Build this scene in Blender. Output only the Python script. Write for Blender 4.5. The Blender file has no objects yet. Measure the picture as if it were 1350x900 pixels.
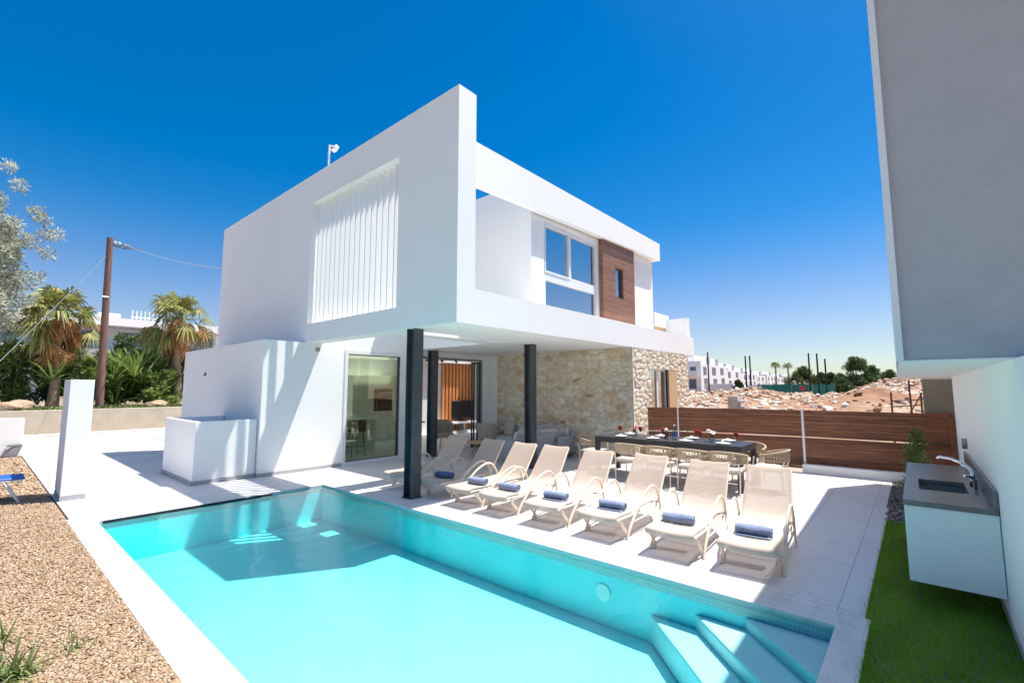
import bpy, bmesh, math, random
import numpy as np
from mathutils import Vector, Matrix
random.seed(7)
rng = np.random.default_rng(7)
S = bpy.context.scene
COL = S.collection
PI = math.pi
R = math.radians

# ------------------------------------------------------------------ materials
MATS = {}
def _mix(nt, a, b, fac, blend='MIX'):
    n = nt.nodes.new('ShaderNodeMix'); n.data_type = 'RGBA'; n.blend_type = blend
    for sock, v in ((n.inputs['Factor'], fac), (n.inputs[6], a), (n.inputs[7], b)):
        if hasattr(v, 'is_linked') or isinstance(v, bpy.types.NodeSocket):
            nt.links.new(v, sock)
        elif isinstance(v, (tuple, list)):
            sock.default_value = (*v[:3], 1)
        else:
            sock.default_value = v
    return n.outputs[2]
def _noise(nt, scale, detail=4, rough=.55, vec=None, stretch=None):
    n = nt.nodes.new('ShaderNodeTexNoise'); n.inputs['Scale'].default_value = scale
    n.inputs['Detail'].default_value = detail; n.inputs['Roughness'].default_value = rough
    if vec is None:
        tc = nt.nodes.new('ShaderNodeTexCoord'); vec = tc.outputs['Object']
    if stretch:
        m = nt.nodes.new('ShaderNodeMapping'); m.inputs['Scale'].default_value = stretch
        nt.links.new(vec, m.inputs['Vector']); vec = m.outputs['Vector']
    nt.links.new(vec, n.inputs['Vector'])
    return n.outputs['Fac']
def _ramp(nt, fac, stops):
    r = nt.nodes.new('ShaderNodeValToRGB'); e = r.color_ramp.elements
    while len(e) < len(stops): e.new(.5)
    for k, (p, c) in enumerate(stops):
        e[k].position = p; e[k].color = (*c, 1) if len(c) == 3 else c
    nt.links.new(fac, r.inputs['Fac'])
    return r.outputs['Color']
def _attr(nt, name):
    a = nt.nodes.new('ShaderNodeAttribute'); a.attribute_name = name
    return a
def base_mat(name):
    m = bpy.data.materials.new(name); m.use_nodes = True
    nt = m.node_tree; p = nt.nodes['Principled BSDF']; MATS[name] = m
    return m, nt, p
def bump(nt, p, h, strength=.3, dist=.01):
    b = nt.nodes.new('ShaderNodeBump'); b.inputs['Strength'].default_value = strength
    b.inputs['Distance'].default_value = dist
    nt.links.new(h, b.inputs['Height']); nt.links.new(b.outputs['Normal'], p.inputs['Normal'])
def mat(name, col, rough=.6, col2=None, nscale=3, ndetail=5, bscale=None, bstr=.3, bdist=.005, metal=0, spec=.5, stretch=None):
    m, nt, p = base_mat(name)
    p.inputs['Roughness'].default_value = rough; p.inputs['Metallic'].default_value = metal
    p.inputs['Specular IOR Level'].default_value = spec
    if col2:
        f = _noise(nt, nscale, ndetail, stretch=stretch)
        c = _ramp(nt, f, [(.3, col), (.7, col2)])
        nt.links.new(c, p.inputs['Base Color'])
    else:
        p.inputs['Base Color'].default_value = (*col, 1)
    if bscale:
        bump(nt, p, _noise(nt, bscale, 6, stretch=stretch), bstr, bdist)
    return m

mat('white_render', (.83,.83,.82), .75, (.87,.87,.86), .7, 8, 45, .3, .005, spec=.25)
mat('white_paint', (.80,.80,.80), .35)
mat('grey_render', (.42,.425,.44), .8, (.46,.465,.48), 4, 8, 120, .6, .006, spec=.2)
mat('plinth_grey', (.33,.33,.34), .7, (.40,.40,.41), 8, 5)
mat('steel_dark', (.045,.05,.06), .45, (.065,.07,.08), 6, 5, spec=.5)
mat('black_metal', (.012,.012,.014), .4)
mat('alu_white', (.76,.77,.78), .3)
mat('alu_grey', (.30,.31,.32), .35, metal=.6)
mat('lounger_frame', (.728,.611,.488), .42)
mat('rope', (.364,.273,.182), .85, (.481,.377,.260), 60, 3, 300, .5, .004)
mat('cushion_cream', (.50,.46,.39), .9, bscale=200, bstr=.3)
mat('towel_blue', (.225,.275,.42), .95, (.32,.37,.52), 45, 4, 350, 1.0, .006, spec=.1)
mat('towel_navy', (.094,.131,.275), .95, (.138,.181,.350), 45, 4, 350, 1.0, .006, spec=.1)
mat('table_black', (.022,.024,.028), .38, (.035,.037,.042), 5, 5)
mat('rattan_grey', (.30,.30,.32), .85, (.50,.50,.53), 40, 2, 120, .9, .01)
mat('rattan_beige', (.42,.36,.30), .85, (.56,.49,.41), 50, 2, 140, .9, .01)
mat('fabric_grey', (.50,.48,.48), .95, (.58,.56,.56), 20, 4, 250, .5, .004)
mat('fabric_taupe', (.46,.39,.35), .95, (.53,.46,.41), 20, 4, 250, .5, .004)
mat('timber_warm', (.62,.25,.075), .5, (.672,.300,.102), 3, 6, stretch=(.860,.860,.860))
mat('timber_light', (.52,.33,.17), .55, (.63,.43,.24), 3, 6, stretch=(8,8,.8))
mat('tv_black', (.006,.006,.008), .45, spec=.2)
mat('counter_stone', (.14,.13,.135), .3, (.20,.185,.19), 14, 8)
mat('steel_inox', (.55,.55,.56), .25, metal=1)
mat('chrome', (.75,.76,.78), .08, metal=1)
mat('ceramic', (.85,.85,.84), .2)
mat('linen', (.86,.86,.85), .9)
mat('floor_inside', (.60,.59,.58), .3, (.66,.65,.64), 1.5, 4)
mat('kitchen_green', (.58,.61,.54), .4)
mat('pole_wood', (.11,.055,.042), .85, (.20,.105,.08), 5, 6, 60, .5, .01, stretch=(4,4,.4))
mat('trunk_palm', (.280,.196,.126), .95, (.462,.350,.238), 9, 5, 20, .8, .04, stretch=(.860,.860,.860))
mat('trunk_bark', (.12,.09,.065), .95, (.22,.17,.12), 9, 5, 30, .8, .03)
mat('wall_beige', (.405,.338,.257), .9, (.486,.412,.324), 2, 6, 30, .4, .01)
mat('kerb_concrete', (.58,.55,.50), .85, (.66,.63,.58), 5, 5)
mat('wire', (.10,.10,.11), .6)
mat('wire_pale', (.42,.43,.45), .5)
mat('pole_dark', (.018,.017,.018), .8)
mat('hoarding_green', (.01,.20,.15), .7, (.02,.26,.19), .8, 3)
mat('house_white', (.870,.870,.870), .8, (.870,.870,.870), 1, 4)
mat('house_grey', (.42,.44,.47), .8)
mat('house_pane', (.13,.16,.21), .15)
mat('hotel_pane', (.10,.22,.36), .12)
mat('blockwork', (.416,.403,.377), .9, (.494,.481,.448), 6, 5, 40, .4, .01)
mat('rust_steel', (.09,.045,.03), .85, (.15,.075,.045), 10, 5)
mat('stone_column', (.20,.185,.16), .9, (.25,.235,.205), 5, 6, 60, .5, .01)
mat('wine_red', (.28,.012,.02), .15)
mat('petal_white', (.85,.84,.80), .8)
mat('petal_pink', (.75,.35,.38), .7)
mat('petal_red', (.5,.06,.07), .7)
mat('sunbed_blue', (.015,.10,.42), .45)
mat('car_paint', (.7,.71,.72), .25)
mat('tyre_black', (.015,.015,.015), .8)
mat('soil_bed', (.221,.156,.098), .95, (.325,.247,.169), 3, 8, 20, .8, .05)
mat('sand_ground', (.286,.215,.156), .95, (.390,.312,.234), .15, 8, 4, .6, .1)
mat('dark_gap', (.01,.011,.013), .6)
mat('bar_stool_dark', (.09,.075,.06), .7)
mat('stem_green', (.06,.14,.03), .6)
mat('stem_olive', (.20,.22,.09), .6)
mat('amber', (.5,.30,.12), .4)
mat('curtain', (.72,.73,.74), .95)
mat('rock', (.260,.169,.111), .95, (.442,.325,.234), 1.3, 6, 6, .7, .1)
mat('rock_pale', (.58,.53,.48), .95, (.70,.66,.62), 1.3, 6, 6, .7, .1)
mat('rubber_grey', (.2,.2,.2), .8)

# terrace porcelain: large tiles with thin joints and faint grey veins
def tile_mat(name, c1, c2, joint, w, h, off=.0, rough=.35):
    m, nt, p = base_mat(name)
    tc = nt.nodes.new('ShaderNodeTexCoord')
    br = nt.nodes.new('ShaderNodeTexBrick'); br.offset = off; br.offset_frequency = 2
    br.inputs['Color1'].default_value = (*c1,1); br.inputs['Color2'].default_value = (*c2,1)
    br.inputs['Mortar'].default_value = (*joint,1); br.inputs['Scale'].default_value = 1
    br.inputs['Mortar Size'].default_value = .0028; br.inputs['Mortar Smooth'].default_value = 0
    br.inputs['Brick Width'].default_value = w; br.inputs['Row Height'].default_value = h
    nt.links.new(tc.outputs['Object'], br.inputs['Vector'])
    v = _noise(nt, .9, 9, .62, tc.outputs['Object'], (1, 2.2, 1))
    vein = _ramp(nt, v, [(.46,(1,1,1)), (.497,(.72,.72,.74)), (.505,(.72,.72,.74)), (.54,(1,1,1))])
    blot = _ramp(nt, _noise(nt, .35, 3, .5, tc.outputs['Object']), [(.45,(0,0,0)), (.62,(1,1,1))])
    veins = _mix(nt, (1,1,1), vein, blot)
    c = _mix(nt, br.outputs['Color'], veins, .55, 'MULTIPLY')
    dirt = _ramp(nt, _noise(nt, 2.3, 7, .6, tc.outputs['Object']), [(.3,(.93,.925,.92)), (.6,(1,1,1))])
    c = _mix(nt, c, dirt, 1.0, 'MULTIPLY')
    nt.links.new(c, p.inputs['Base Color'])
    rr = _ramp(nt, _noise(nt, 5, 6, .6, tc.outputs['Object']), [(.3,(rough,)*3), (.7,(rough+.18,)*3)])
    nt.links.new(rr, p.inputs['Roughness'])
    bump(nt, p, br.outputs['Fac'], -.3, .002)
    return m
tile_mat('terrace_tile', (.62,.60,.60), (.655,.635,.635), (.20,.195,.195), 1.2, .6)
tile_mat('coping_tile', (.58,.57,.57), (.61,.60,.60), (.36,.36,.36), .9, 5.0, rough=.4)
tile_mat('driveway_tile', (.50,.475,.445), (.53,.50,.47), (.31,.29,.27), .9, .9, rough=.6)

def pool_mats():
    m, nt, p = base_mat('pool_mosaic')
    tc = nt.nodes.new('ShaderNodeTexCoord')
    br = nt.nodes.new('ShaderNodeTexBrick'); br.offset = 0
    br.inputs['Color1'].default_value = (.55,.72,.74,1); br.inputs['Color2'].default_value = (.60,.76,.78,1)
    br.inputs['Mortar'].default_value = (.60,.76,.78,1); br.inputs['Scale'].default_value = 1
    br.inputs['Mortar Size'].default_value = .002; br.inputs['Brick Width'].default_value = .03; br.inputs['Row Height'].default_value = .03
    nt.links.new(tc.outputs['Object'], br.inputs['Vector'])
    n = _ramp(nt, _noise(nt, 1.5, 6), [(.3,(.94,.96,.96)), (.7,(1,1,1))])
    nt.links.new(_mix(nt, br.outputs['Color'], n, 1.0, 'MULTIPLY'), p.inputs['Base Color'])
    p.inputs['Roughness'].default_value = .35
    mat('pool_mosaic_shaded', (.16,.78,.83), .35, (.22,.83,.87), 2, 5)  # turquoise of the walls' shade put into the colour; floor stays sunlit pale
    # waterline mosaic: metric on x+y so that it reads on both walls
    m, nt, p = base_mat('waterline_mosaic')
    tc = nt.nodes.new('ShaderNodeTexCoord')
    sp = nt.nodes.new('ShaderNodeSeparateXYZ'); nt.links.new(tc.outputs['Object'], sp.inputs[0])
    ad = nt.nodes.new('ShaderNodeMath'); ad.operation = 'ADD'
    nt.links.new(sp.outputs[0], ad.inputs[0]); nt.links.new(sp.outputs[1], ad.inputs[1])
    cb = nt.nodes.new('ShaderNodeCombineXYZ'); nt.links.new(ad.outputs[0], cb.inputs[0]); nt.links.new(sp.outputs[2], cb.inputs[1])
    br = nt.nodes.new('ShaderNodeTexBrick'); br.offset = 0
    br.inputs['Color1'].default_value = (.50,.62,.61,1); br.inputs['Color2'].default_value = (.56,.67,.66,1)
    br.inputs['Mortar'].default_value = (.40,.50,.50,1); br.inputs['Scale'].default_value = 1
    br.inputs['Mortar Size'].default_value = .003; br.inputs['Brick Width'].default_value = .03; br.inputs['Row Height'].default_value = .03
    nt.links.new(cb.outputs[0], br.inputs['Vector']); nt.links.new(br.outputs['Color'], p.inputs['Base Color'])
    p.inputs['Roughness'].default_value = .25
    # water: clear sheet with fresnel reflection over a tinted absorbing body
    m, nt, p = base_mat('pool_water'); nt.nodes.remove(p)
    out = nt.nodes['Material Output']
    tr = nt.nodes.new('ShaderNodeBsdfTransparent'); tr.inputs['Color'].default_value = (.97,.995,1,1)
    gl = nt.nodes.new('ShaderNodeBsdfGlossy'); gl.inputs['Roughness'].default_value = .015
    fr = nt.nodes.new('ShaderNodeFresnel'); fr.inputs['IOR'].default_value = 1.25
    mx = nt.nodes.new('ShaderNodeMixShader')
    b = nt.nodes.new('ShaderNodeBump'); b.inputs['Strength'].default_value = .34; b.inputs['Distance'].default_value = .03
    w1 = _noise(nt, 2.6, 5, .55, stretch=(1,1.7,1))
    nt.links.new(w1, b.inputs['Height'])
    nt.links.new(b.outputs[0], gl.inputs['Normal']); nt.links.new(b.outputs[0], fr.inputs['Normal'])
    nt.links.new(fr.outputs[0], mx.inputs[0]); nt.links.new(tr.outputs[0], mx.inputs[1]); nt.links.new(gl.outputs[0], mx.inputs[2])
    nt.links.new(mx.outputs[0], out.inputs['Surface'])
    va = nt.nodes.new('ShaderNodeVolumeAbsorption'); va.inputs['Color'].default_value = (.0,.975,.98,1)
    va.inputs['Density'].default_value = .62
    nt.links.new(va.outputs[0], out.inputs['Volume'])
pool_mats()

def glass_mat(name, tint, refl, rough=.0, wav=0):
    m, nt, p = base_mat(name); nt.nodes.remove(p); out = nt.nodes['Material Output']
    tr = nt.nodes.new('ShaderNodeBsdfTransparent'); tr.inputs['Color'].default_value = (*tint,1)
    gl = nt.nodes.new('ShaderNodeBsdfGlossy'); gl.inputs['Roughness'].default_value = rough
    lw = nt.nodes.new('ShaderNodeLayerWeight'); lw.inputs['Blend'].default_value = .25
    mr = nt.nodes.new('ShaderNodeMapRange'); mr.inputs['To Min'].default_value = refl; mr.inputs['To Max'].default_value = 1
    nt.links.new(lw.outputs['Fresnel'], mr.inputs['Value'])
    mx = nt.nodes.new('ShaderNodeMixShader')
    nt.links.new(mr.outputs[0], mx.inputs[0]); nt.links.new(tr.outputs[0], mx.inputs[1]); nt.links.new(gl.outputs[0], mx.inputs[2])
    if wav:
        b = nt.nodes.new('ShaderNodeBump'); b.inputs['Strength'].default_value = wav; b.inputs['Distance'].default_value = .02
        nt.links.new(_noise(nt, .8, 1), b.inputs['Height']); nt.links.new(b.outputs[0], gl.inputs['Normal'])
    nt.links.new(mx.outputs[0], out.inputs['Surface'])
glass_mat('glass_solar', (.62,.66,.68), .72, wav=.05)
glass_mat('glass_green', (.88,.95,.80), .07, wav=.04)
glass_mat('glass_clear', (.93,.97,.97), .05)
glass_mat('glass_blue', (.75,.87,.97), .1)
glass_mat('glass_pink', (.95,.6,.62), .08)

def fabric_sling():
    m, nt, p = base_mat('sling_fabric'); out = nt.nodes['Material Output']
    p.inputs['Roughness'].default_value = .8; p.inputs['Specular IOR Level'].default_value = .2
    n = _noise(nt, 160, 2)
    c = _ramp(nt, n, [(.3,(.56,.445,.36)), (.7,(.65,.53,.44))]); nt.links.new(c, p.inputs['Base Color'])
    tl = nt.nodes.new('ShaderNodeBsdfTranslucent'); tl.inputs['Color'].default_value = (.50,.37,.285,1)
    tp = nt.nodes.new('ShaderNodeBsdfTransparent')
    m1 = nt.nodes.new('ShaderNodeMixShader'); m1.inputs[0].default_value = .14
    m2 = nt.nodes.new('ShaderNodeMixShader'); m2.inputs[0].default_value = .12
    nt.links.new(p.outputs[0], m1.inputs[1]); nt.links.new(tl.outputs[0], m1.inputs[2])
    nt.links.new(m1.outputs[0], m2.inputs[1]); nt.links.new(tp.outputs[0], m2.inputs[2])
    nt.links.new(m2.outputs[0], out.inputs['Surface'])
    bump(nt, p, n, .3, .002)
fabric_sling()

def attr_mat(name, stops, rough=.85, attr='tone', noise=None, transl=0, bscale=None, spec=.3, bdist=.01):
    m, nt, p = base_mat(name); out = nt.nodes['Material Output']
    a = _attr(nt, attr)
    c = _ramp(nt, a.outputs['Fac'], stops)
    if noise:
        n = _ramp(nt, _noise(nt, noise[0], 6), [(.3,(noise[1],)*3), (.7,(1,1,1))])
        c = _mix(nt, c, n, 1.0, 'MULTIPLY')
    nt.links.new(c, p.inputs['Base Color']); p.inputs['Roughness'].default_value = rough
    p.inputs['Specular IOR Level'].default_value = spec
    if bscale: bump(nt, p, _noise(nt, bscale, 6), .6, bdist)
    if transl:
        tl = nt.nodes.new('ShaderNodeBsdfTranslucent'); nt.links.new(c, tl.inputs['Color'])
        mx = nt.nodes.new('ShaderNodeMixShader'); mx.inputs[0].default_value = transl
        nt.links.new(p.outputs[0], mx.inputs[1]); nt.links.new(tl.outputs[0], mx.inputs[2])
        nt.links.new(mx.outputs[0], out.inputs['Surface'])
    return m
attr_mat('rubble_stone', [(0,(.66,.58,.47)), (.05,(.68,.60,.49)), (.07,(.76,.66,.50)), (.25,(.82,.73,.58)), (.42,(.77,.70,.59)), (.6,(.86,.80,.67)), (.78,(.79,.65,.47)), (.88,(.74,.57,.36)), (.95,(.64,.46,.29)), (.975,(.76,.67,.56)), (1,(.48,.26,.15))], .9, noise=(9,.74), bscale=45)
attr_mat('pebbles', [(0,(.059,.040,.024)), (.10,(.216,.136,.076)), (.35,(.324,.216,.126)), (.6,(.379,.261,.164)), (.8,(.413,.306,.213)), (.95,(.472,.392,.317)), (1,(.216,.121,.076))], .8)
attr_mat('dark_pebbles', [(0,(.05,.045,.04)), (.5,(.16,.14,.13)), (1,(.36,.33,.30))], .8)
attr_mat('grass_blade', [(0,(.098,.206,.010)), (.4,(.185,.373,.018)), (.8,(.293,.522,.030)), (1,(.545,.559,.091))], .6, transl=.35)
attr_mat('leaf_shrub', [(0,(.05,.085,.02)), (.4,(.12,.19,.04)), (.75,(.24,.32,.08)), (1,(.46,.47,.20))], .5, transl=.3)
attr_mat('leaf_midgreen', [(0,(.035,.06,.018)), (.4,(.075,.11,.032)), (.75,(.13,.17,.05)), (1,(.22,.25,.10))], .6, transl=.25)
attr_mat('leaf_dark', [(0,(.034,.068,.025)), (.5,(.076,.128,.043)), (1,(.170,.221,.085))], .6, transl=.25)
attr_mat('leaf_olive', [(0,(.145,.145,.087)), (.4,(.319,.334,.246)), (.8,(.580,.580,.478)), (1,(.725,.696,.580))], .6, transl=.3)
attr_mat('palm_green', [(0,(.106,.128,.034)), (.5,(.234,.255,.068)), (1,(.552,.476,.153))], .5, transl=.3)
attr_mat('palm_dead', [(0,(.210,.106,.042)), (.5,(.446,.225,.084)), (1,(.682,.399,.168))], .8, transl=.3)
attr_mat('leaf_strap', [(0,(.061,.101,.026)), (.5,(.148,.212,.061)), (1,(.312,.363,.139))], .6, transl=.35)
attr_mat('rubble_rocks', [(0,(.276,.150,.085)), (.35,(.421,.264,.169)), (.65,(.551,.439,.340)), (.85,(.680,.632,.567)), (1,(.810,.824,.813))], .95)

def plank_mat(name, c1, c2, c3, rows, rough=.55):
    m, nt, p = base_mat(name)
    tc = nt.nodes.new('ShaderNodeTexCoord')
    g1 = _noise(nt, 1.0, 8, .65, tc.outputs['Object'], (1.4,1.4,26))
    g2 = _noise(nt, 1.0, 4, .6, tc.outputs['Object'], (7,7,160))
    c = _ramp(nt, g1, [(.28,c1), (.5,c2), (.74,c3)])
    f = _ramp(nt, g2, [(.3,(.72,.72,.72)), (.7,(1.05,1.05,1.05))])
    c = _mix(nt, c, f, .9, 'MULTIPLY')
    sp = nt.nodes.new('ShaderNodeSeparateXYZ'); nt.links.new(tc.outputs['Object'], sp.inputs[0])
    ml = nt.nodes.new('ShaderNodeMath'); ml.operation = 'MULTIPLY'; ml.inputs[1].default_value = 1/rows
    nt.links.new(sp.outputs[2], ml.inputs[0])
    fl = nt.nodes.new('ShaderNodeMath'); fl.operation = 'FLOOR'; nt.links.new(ml.outputs[0], fl.inputs[0])
    wn = nt.nodes.new('ShaderNodeTexWhiteNoise'); wn.noise_dimensions = '1D'; nt.links.new(fl.outputs[0], wn.inputs['W'])
    t = _ramp(nt, wn.outputs['Value'], [(0,(.75,.75,.75)), (1,(1.15,1.12,1.1))])
    c = _mix(nt, c, t, 1.0, 'MULTIPLY')
    fc = nt.nodes.new('ShaderNodeMath'); fc.operation = 'FRACT'; nt.links.new(ml.outputs[0], fc.inputs[0])
    gp = _ramp(nt, fc.outputs[0], [(.0,(.25,.25,.25)), (.03,(1,1,1)), (.97,(1,1,1)), (1,(.25,.25,.25))])
    c = _mix(nt, c, gp, 1.0, 'MULTIPLY')
    nt.links.new(c, p.inputs['Base Color']); p.inputs['Roughness'].default_value = rough
    bump(nt, p, g2, .25, .003)
plank_mat('fence_board', (.092,.030,.012), (.207,.074,.031), (.361,.151,.067), .155)
plank_mat('cladding_wood', (.20,.085,.045), (.30,.145,.085), (.40,.21,.13), .145)
# ------------------------------------------------------------------ mesh helpers
class MB:
    """collects shapes into one mesh object"""
    def __init__(s): s.v = []; s.f = []; s.sm = []
    def add(s, vs, fs, smooth=False):
        o = len(s.v); s.v += [tuple(map(float, v)) for v in vs]
        s.f += [tuple(i+o for i in f) for f in fs]; s.sm += [smooth]*len(fs)
    def box(s, x0,x1,y0,y1,z0,z1, M=None):
        vs = [(x,y,z) for x in (x0,x1) for y in (y0,y1) for z in (z0,z1)]
        if M is not None: vs = [tuple(M @ Vector(v)) for v in vs]
        s.add(vs, [(0,1,3,2),(4,6,7,5),(0,4,5,1),(2,3,7,6),(0,2,6,4),(1,5,7,3)])
        return s
    def rbox(s, cx,cy,cz, sx,sy,sz, r=.02, M=None, seg=2):
        bm = bmesh.new(); bmesh.ops.create_cube(bm, size=1)
        for v in bm.verts: v.co = Vector((v.co.x*sx, v.co.y*sy, v.co.z*sz))
        bmesh.ops.bevel(bm, geom=bm.edges[:], offset=min(r, .49*min(sx,sy,sz)), segments=seg, profile=.5, affect='EDGES')
        T = Matrix.Translation((cx,cy,cz))
        if M is not None: T = T @ M
        bm.verts.index_update()
        s.add([tuple(T @ v.co) for v in bm.verts], [tuple(v.index for v in f.verts) for f in bm.faces], True)
        bm.free(); return s
    def tube(s, pts, r, n=8, flat=1.0, cap=True, closed=False):
        pts = [Vector(p) for p in pts]; N = len(pts)
        rs = r if isinstance(r, (list,tuple)) else [r]*N
        t0 = (pts[1]-pts[0]).normalized()
        up = Vector((0,0,1)) if abs(t0.z) < .9 else Vector((0,1,0))
        nrm = (up - t0*up.dot(t0)).normalized()
        vs = []
        for i, p in enumerate(pts):
            if closed: t = (pts[(i+1)%N]-pts[i-1]).normalized()
            elif i == 0: t = t0
            elif i == N-1: t = (pts[-1]-pts[-2]).normalized()
            else: t = (pts[i+1]-pts[i-1]).normalized()
            nrm = (nrm - t*nrm.dot(t)).normalized(); b = t.cross(nrm)
            for k in range(n):
                a = 2*PI*k/n
                vs.append(p + nrm*(math.cos(a)*rs[i]) + b*(math.sin(a)*rs[i]*flat))
        fs = []
        for i in range(N if closed else N-1):
            j = (i+1) % N
            for k in range(n):
                l = (k+1) % n
                fs.append((i*n+k, i*n+l, j*n+l, j*n+k))
        s.add(vs, fs, True)
        if cap and not closed:
            s.add([vs[k] for k in range(n)], [tuple(reversed(range(n)))]); s.add([vs[(N-1)*n+k] for k in range(n)], [tuple(range(n))])
        return s
    def lathe(s, prof, c=(0,0,0), n=16):
        vs = []; fs = []
        for (r,z) in prof:
            for k in range(n):
                a = 2*PI*k/n; vs.append((c[0]+r*math.cos(a), c[1]+r*math.sin(a), c[2]+z))
        for i in range(len(prof)-1):
            for k in range(n):
                l = (k+1)%n; fs.append((i*n+k, i*n+l, (i+1)*n+l, (i+1)*n+k))
        s.add(vs, fs, True); return s
    def panel(s, axis, u0,u1,v0,v1,w0,w1, holes=()):
        us = sorted({u0,u1,*[min(max(h[k],u0),u1) for h in holes for k in (0,1)]})
        vv = sorted({v0,v1,*[min(max(h[k],v0),v1) for h in holes for k in (2,3)]})
        def P(u,v,w): return {'x':(w,u,v),'y':(u,w,v),'z':(u,v,w)}[axis]
        nu, nv = len(us)-1, len(vv)-1
        fill = [[True]*nv for _ in range(nu)]
        for i in range(nu):
            for j in range(nv):
                cu, cv = (us[i]+us[i+1])/2, (vv[j]+vv[j+1])/2
                if any(h[0]<cu<h[1] and h[2]<cv<h[3] for h in holes): fill[i][j] = False
        idx = {}; vs = []; fs = []
        def V(i,j,k):
            if (i,j,k) not in idx: idx[(i,j,k)] = len(vs); vs.append(P(us[i],vv[j],(w0,w1)[k]))
            return idx[(i,j,k)]
        g = lambda i,j: 0<=i<nu and 0<=j<nv and fill[i][j]
        for i in range(nu):
            for j in range(nv):
                if not fill[i][j]: continue
                fs.append((V(i,j,0),V(i,j+1,0),V(i+1,j+1,0),V(i+1,j,0))); fs.append((V(i,j,1),V(i+1,j,1),V(i+1,j+1,1),V(i,j+1,1)))
                if not g(i-1,j): fs.append((V(i,j,0),V(i,j,1),V(i,j+1,1),V(i,j+1,0)))
                if not g(i+1,j): fs.append((V(i+1,j,0),V(i+1,j+1,0),V(i+1,j+1,1),V(i+1,j,1)))
                if not g(i,j-1): fs.append((V(i,j,0),V(i+1,j,0),V(i+1,j,1),V(i,j,1)))
                if not g(i,j+1): fs.append((V(i,j+1,0),V(i,j+1,1),V(i+1,j+1,1),V(i+1,j+1,0)))
        s.add(vs, fs); return s
    def build(s, name, m, parent=None, bevel=0):
        me = bpy.data.meshes.new(name); me.from_pydata(s.v, [], s.f)
        me.polygons.foreach_set('use_smooth', s.sm)
        bm = bmesh.new(); bm.from_mesh(me); bmesh.ops.recalc_face_normals(bm, faces=bm.faces[:]); bm.to_mesh(me); bm.free()
        me.materials.append(MATS[m]); me.update()
        o = bpy.data.objects.new(name, me); COL.objects.link(o)
        if parent is not None: o.parent = parent
        if bevel:
            b = o.modifiers.new('bevel', 'BEVEL'); b.width = bevel; b.segments = 2; b.limit_method = 'ANGLE'
        return o
def tag(o, label, cat, group=None):
    o['label'] = label; o['category'] = cat
    if group: o['group'] = group
    return o
def thing(name, label, cat, loc=(0,0,0), rz=0, group=None):
    o = bpy.data.objects.new(name, None); COL.objects.link(o); o.empty_display_size = .2
    o.location = loc; o.rotation_euler = (0,0,rz)
    return tag(o, label, cat, group)
def struct(o, kind='structure'):
    o['kind'] = kind; return o
KIDS = {}
def dup(root, loc, rz=0, label=None):
    r = root.copy(); COL.objects.link(r); r.location = loc; r.rotation_euler = (0,0,rz)
    if label: r['label'] = label
    for ch in list(root.children):
        c = ch.copy(); COL.objects.link(c); c.parent = r
        for g in list(ch.children):
            d = g.copy(); COL.objects.link(d); d.parent = c
    return r
def np_mesh(name, verts, faces, m, tone=None, parent=None, smooth=False):
    """verts (N,3), faces (M,k) arrays; tone per vertex"""
    verts = np.asarray(verts, np.float32); faces = np.asarray(faces, np.int32)
    me = bpy.data.meshes.new(name); k = faces.shape[1]; M = len(faces)
    me.vertices.add(len(verts)); me.vertices.foreach_set('co', verts.ravel())
    me.loops.add(M*k); me.loops.foreach_set('vertex_index', faces.ravel())
    me.polygons.add(M); me.polygons.foreach_set('loop_start', np.arange(0, M*k, k, dtype=np.int32))
    me.polygons.foreach_set('use_smooth', np.full(M, smooth))
    if tone is not None:
        a = me.attributes.new('tone', 'FLOAT', 'POINT'); a.data.foreach_set('value', np.asarray(tone, np.float32))
    me.update(calc_edges=True); me.validate()
    me.materials.append(MATS[m])
    o = bpy.data.objects.new(name, me); COL.objects.link(o)
    if parent is not None: o.parent = parent
    return o
def leaf_quads(P, D, N, L, W):
    """pointed leaves: base P, direction D, normal N (n,3), length L, width W -> verts, faces (4 verts, rhombus)"""
    D = D/np.linalg.norm(D,axis=1,keepdims=True)
    Sd = np.cross(D, N); Sd /= np.linalg.norm(Sd,axis=1,keepdims=True)+1e-9
    L = np.broadcast_to(L,(len(P),))[:,None]; W = np.broadcast_to(W,(len(P),))[:,None]
    mid = P + D*L*.45
    v = np.stack([P, mid+Sd*W/2, P+D*L, mid-Sd*W/2], 1).reshape(-1,3)
    f = np.arange(len(P)*4).reshape(-1,4)
    return v, f
def rdir(n):
    d = rng.normal(size=(n,3)); return d/np.linalg.norm(d,axis=1,keepdims=True)
# ------------------------------------------------------------------ light levels
SKY_AIR, SKY_DUST, SKY_OZONE, SKY_HUE, SKY_STR = 1.0, .4, 3.0, .500, .066
SKY_SAT_LOW, SKY_SAT_HIGH, SKY_VAL_LOW = 1.02, 1.5, .80
SUN_STR, EXPOSURE, FILL_GLOW = 3.6, 1.28, .85
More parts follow.
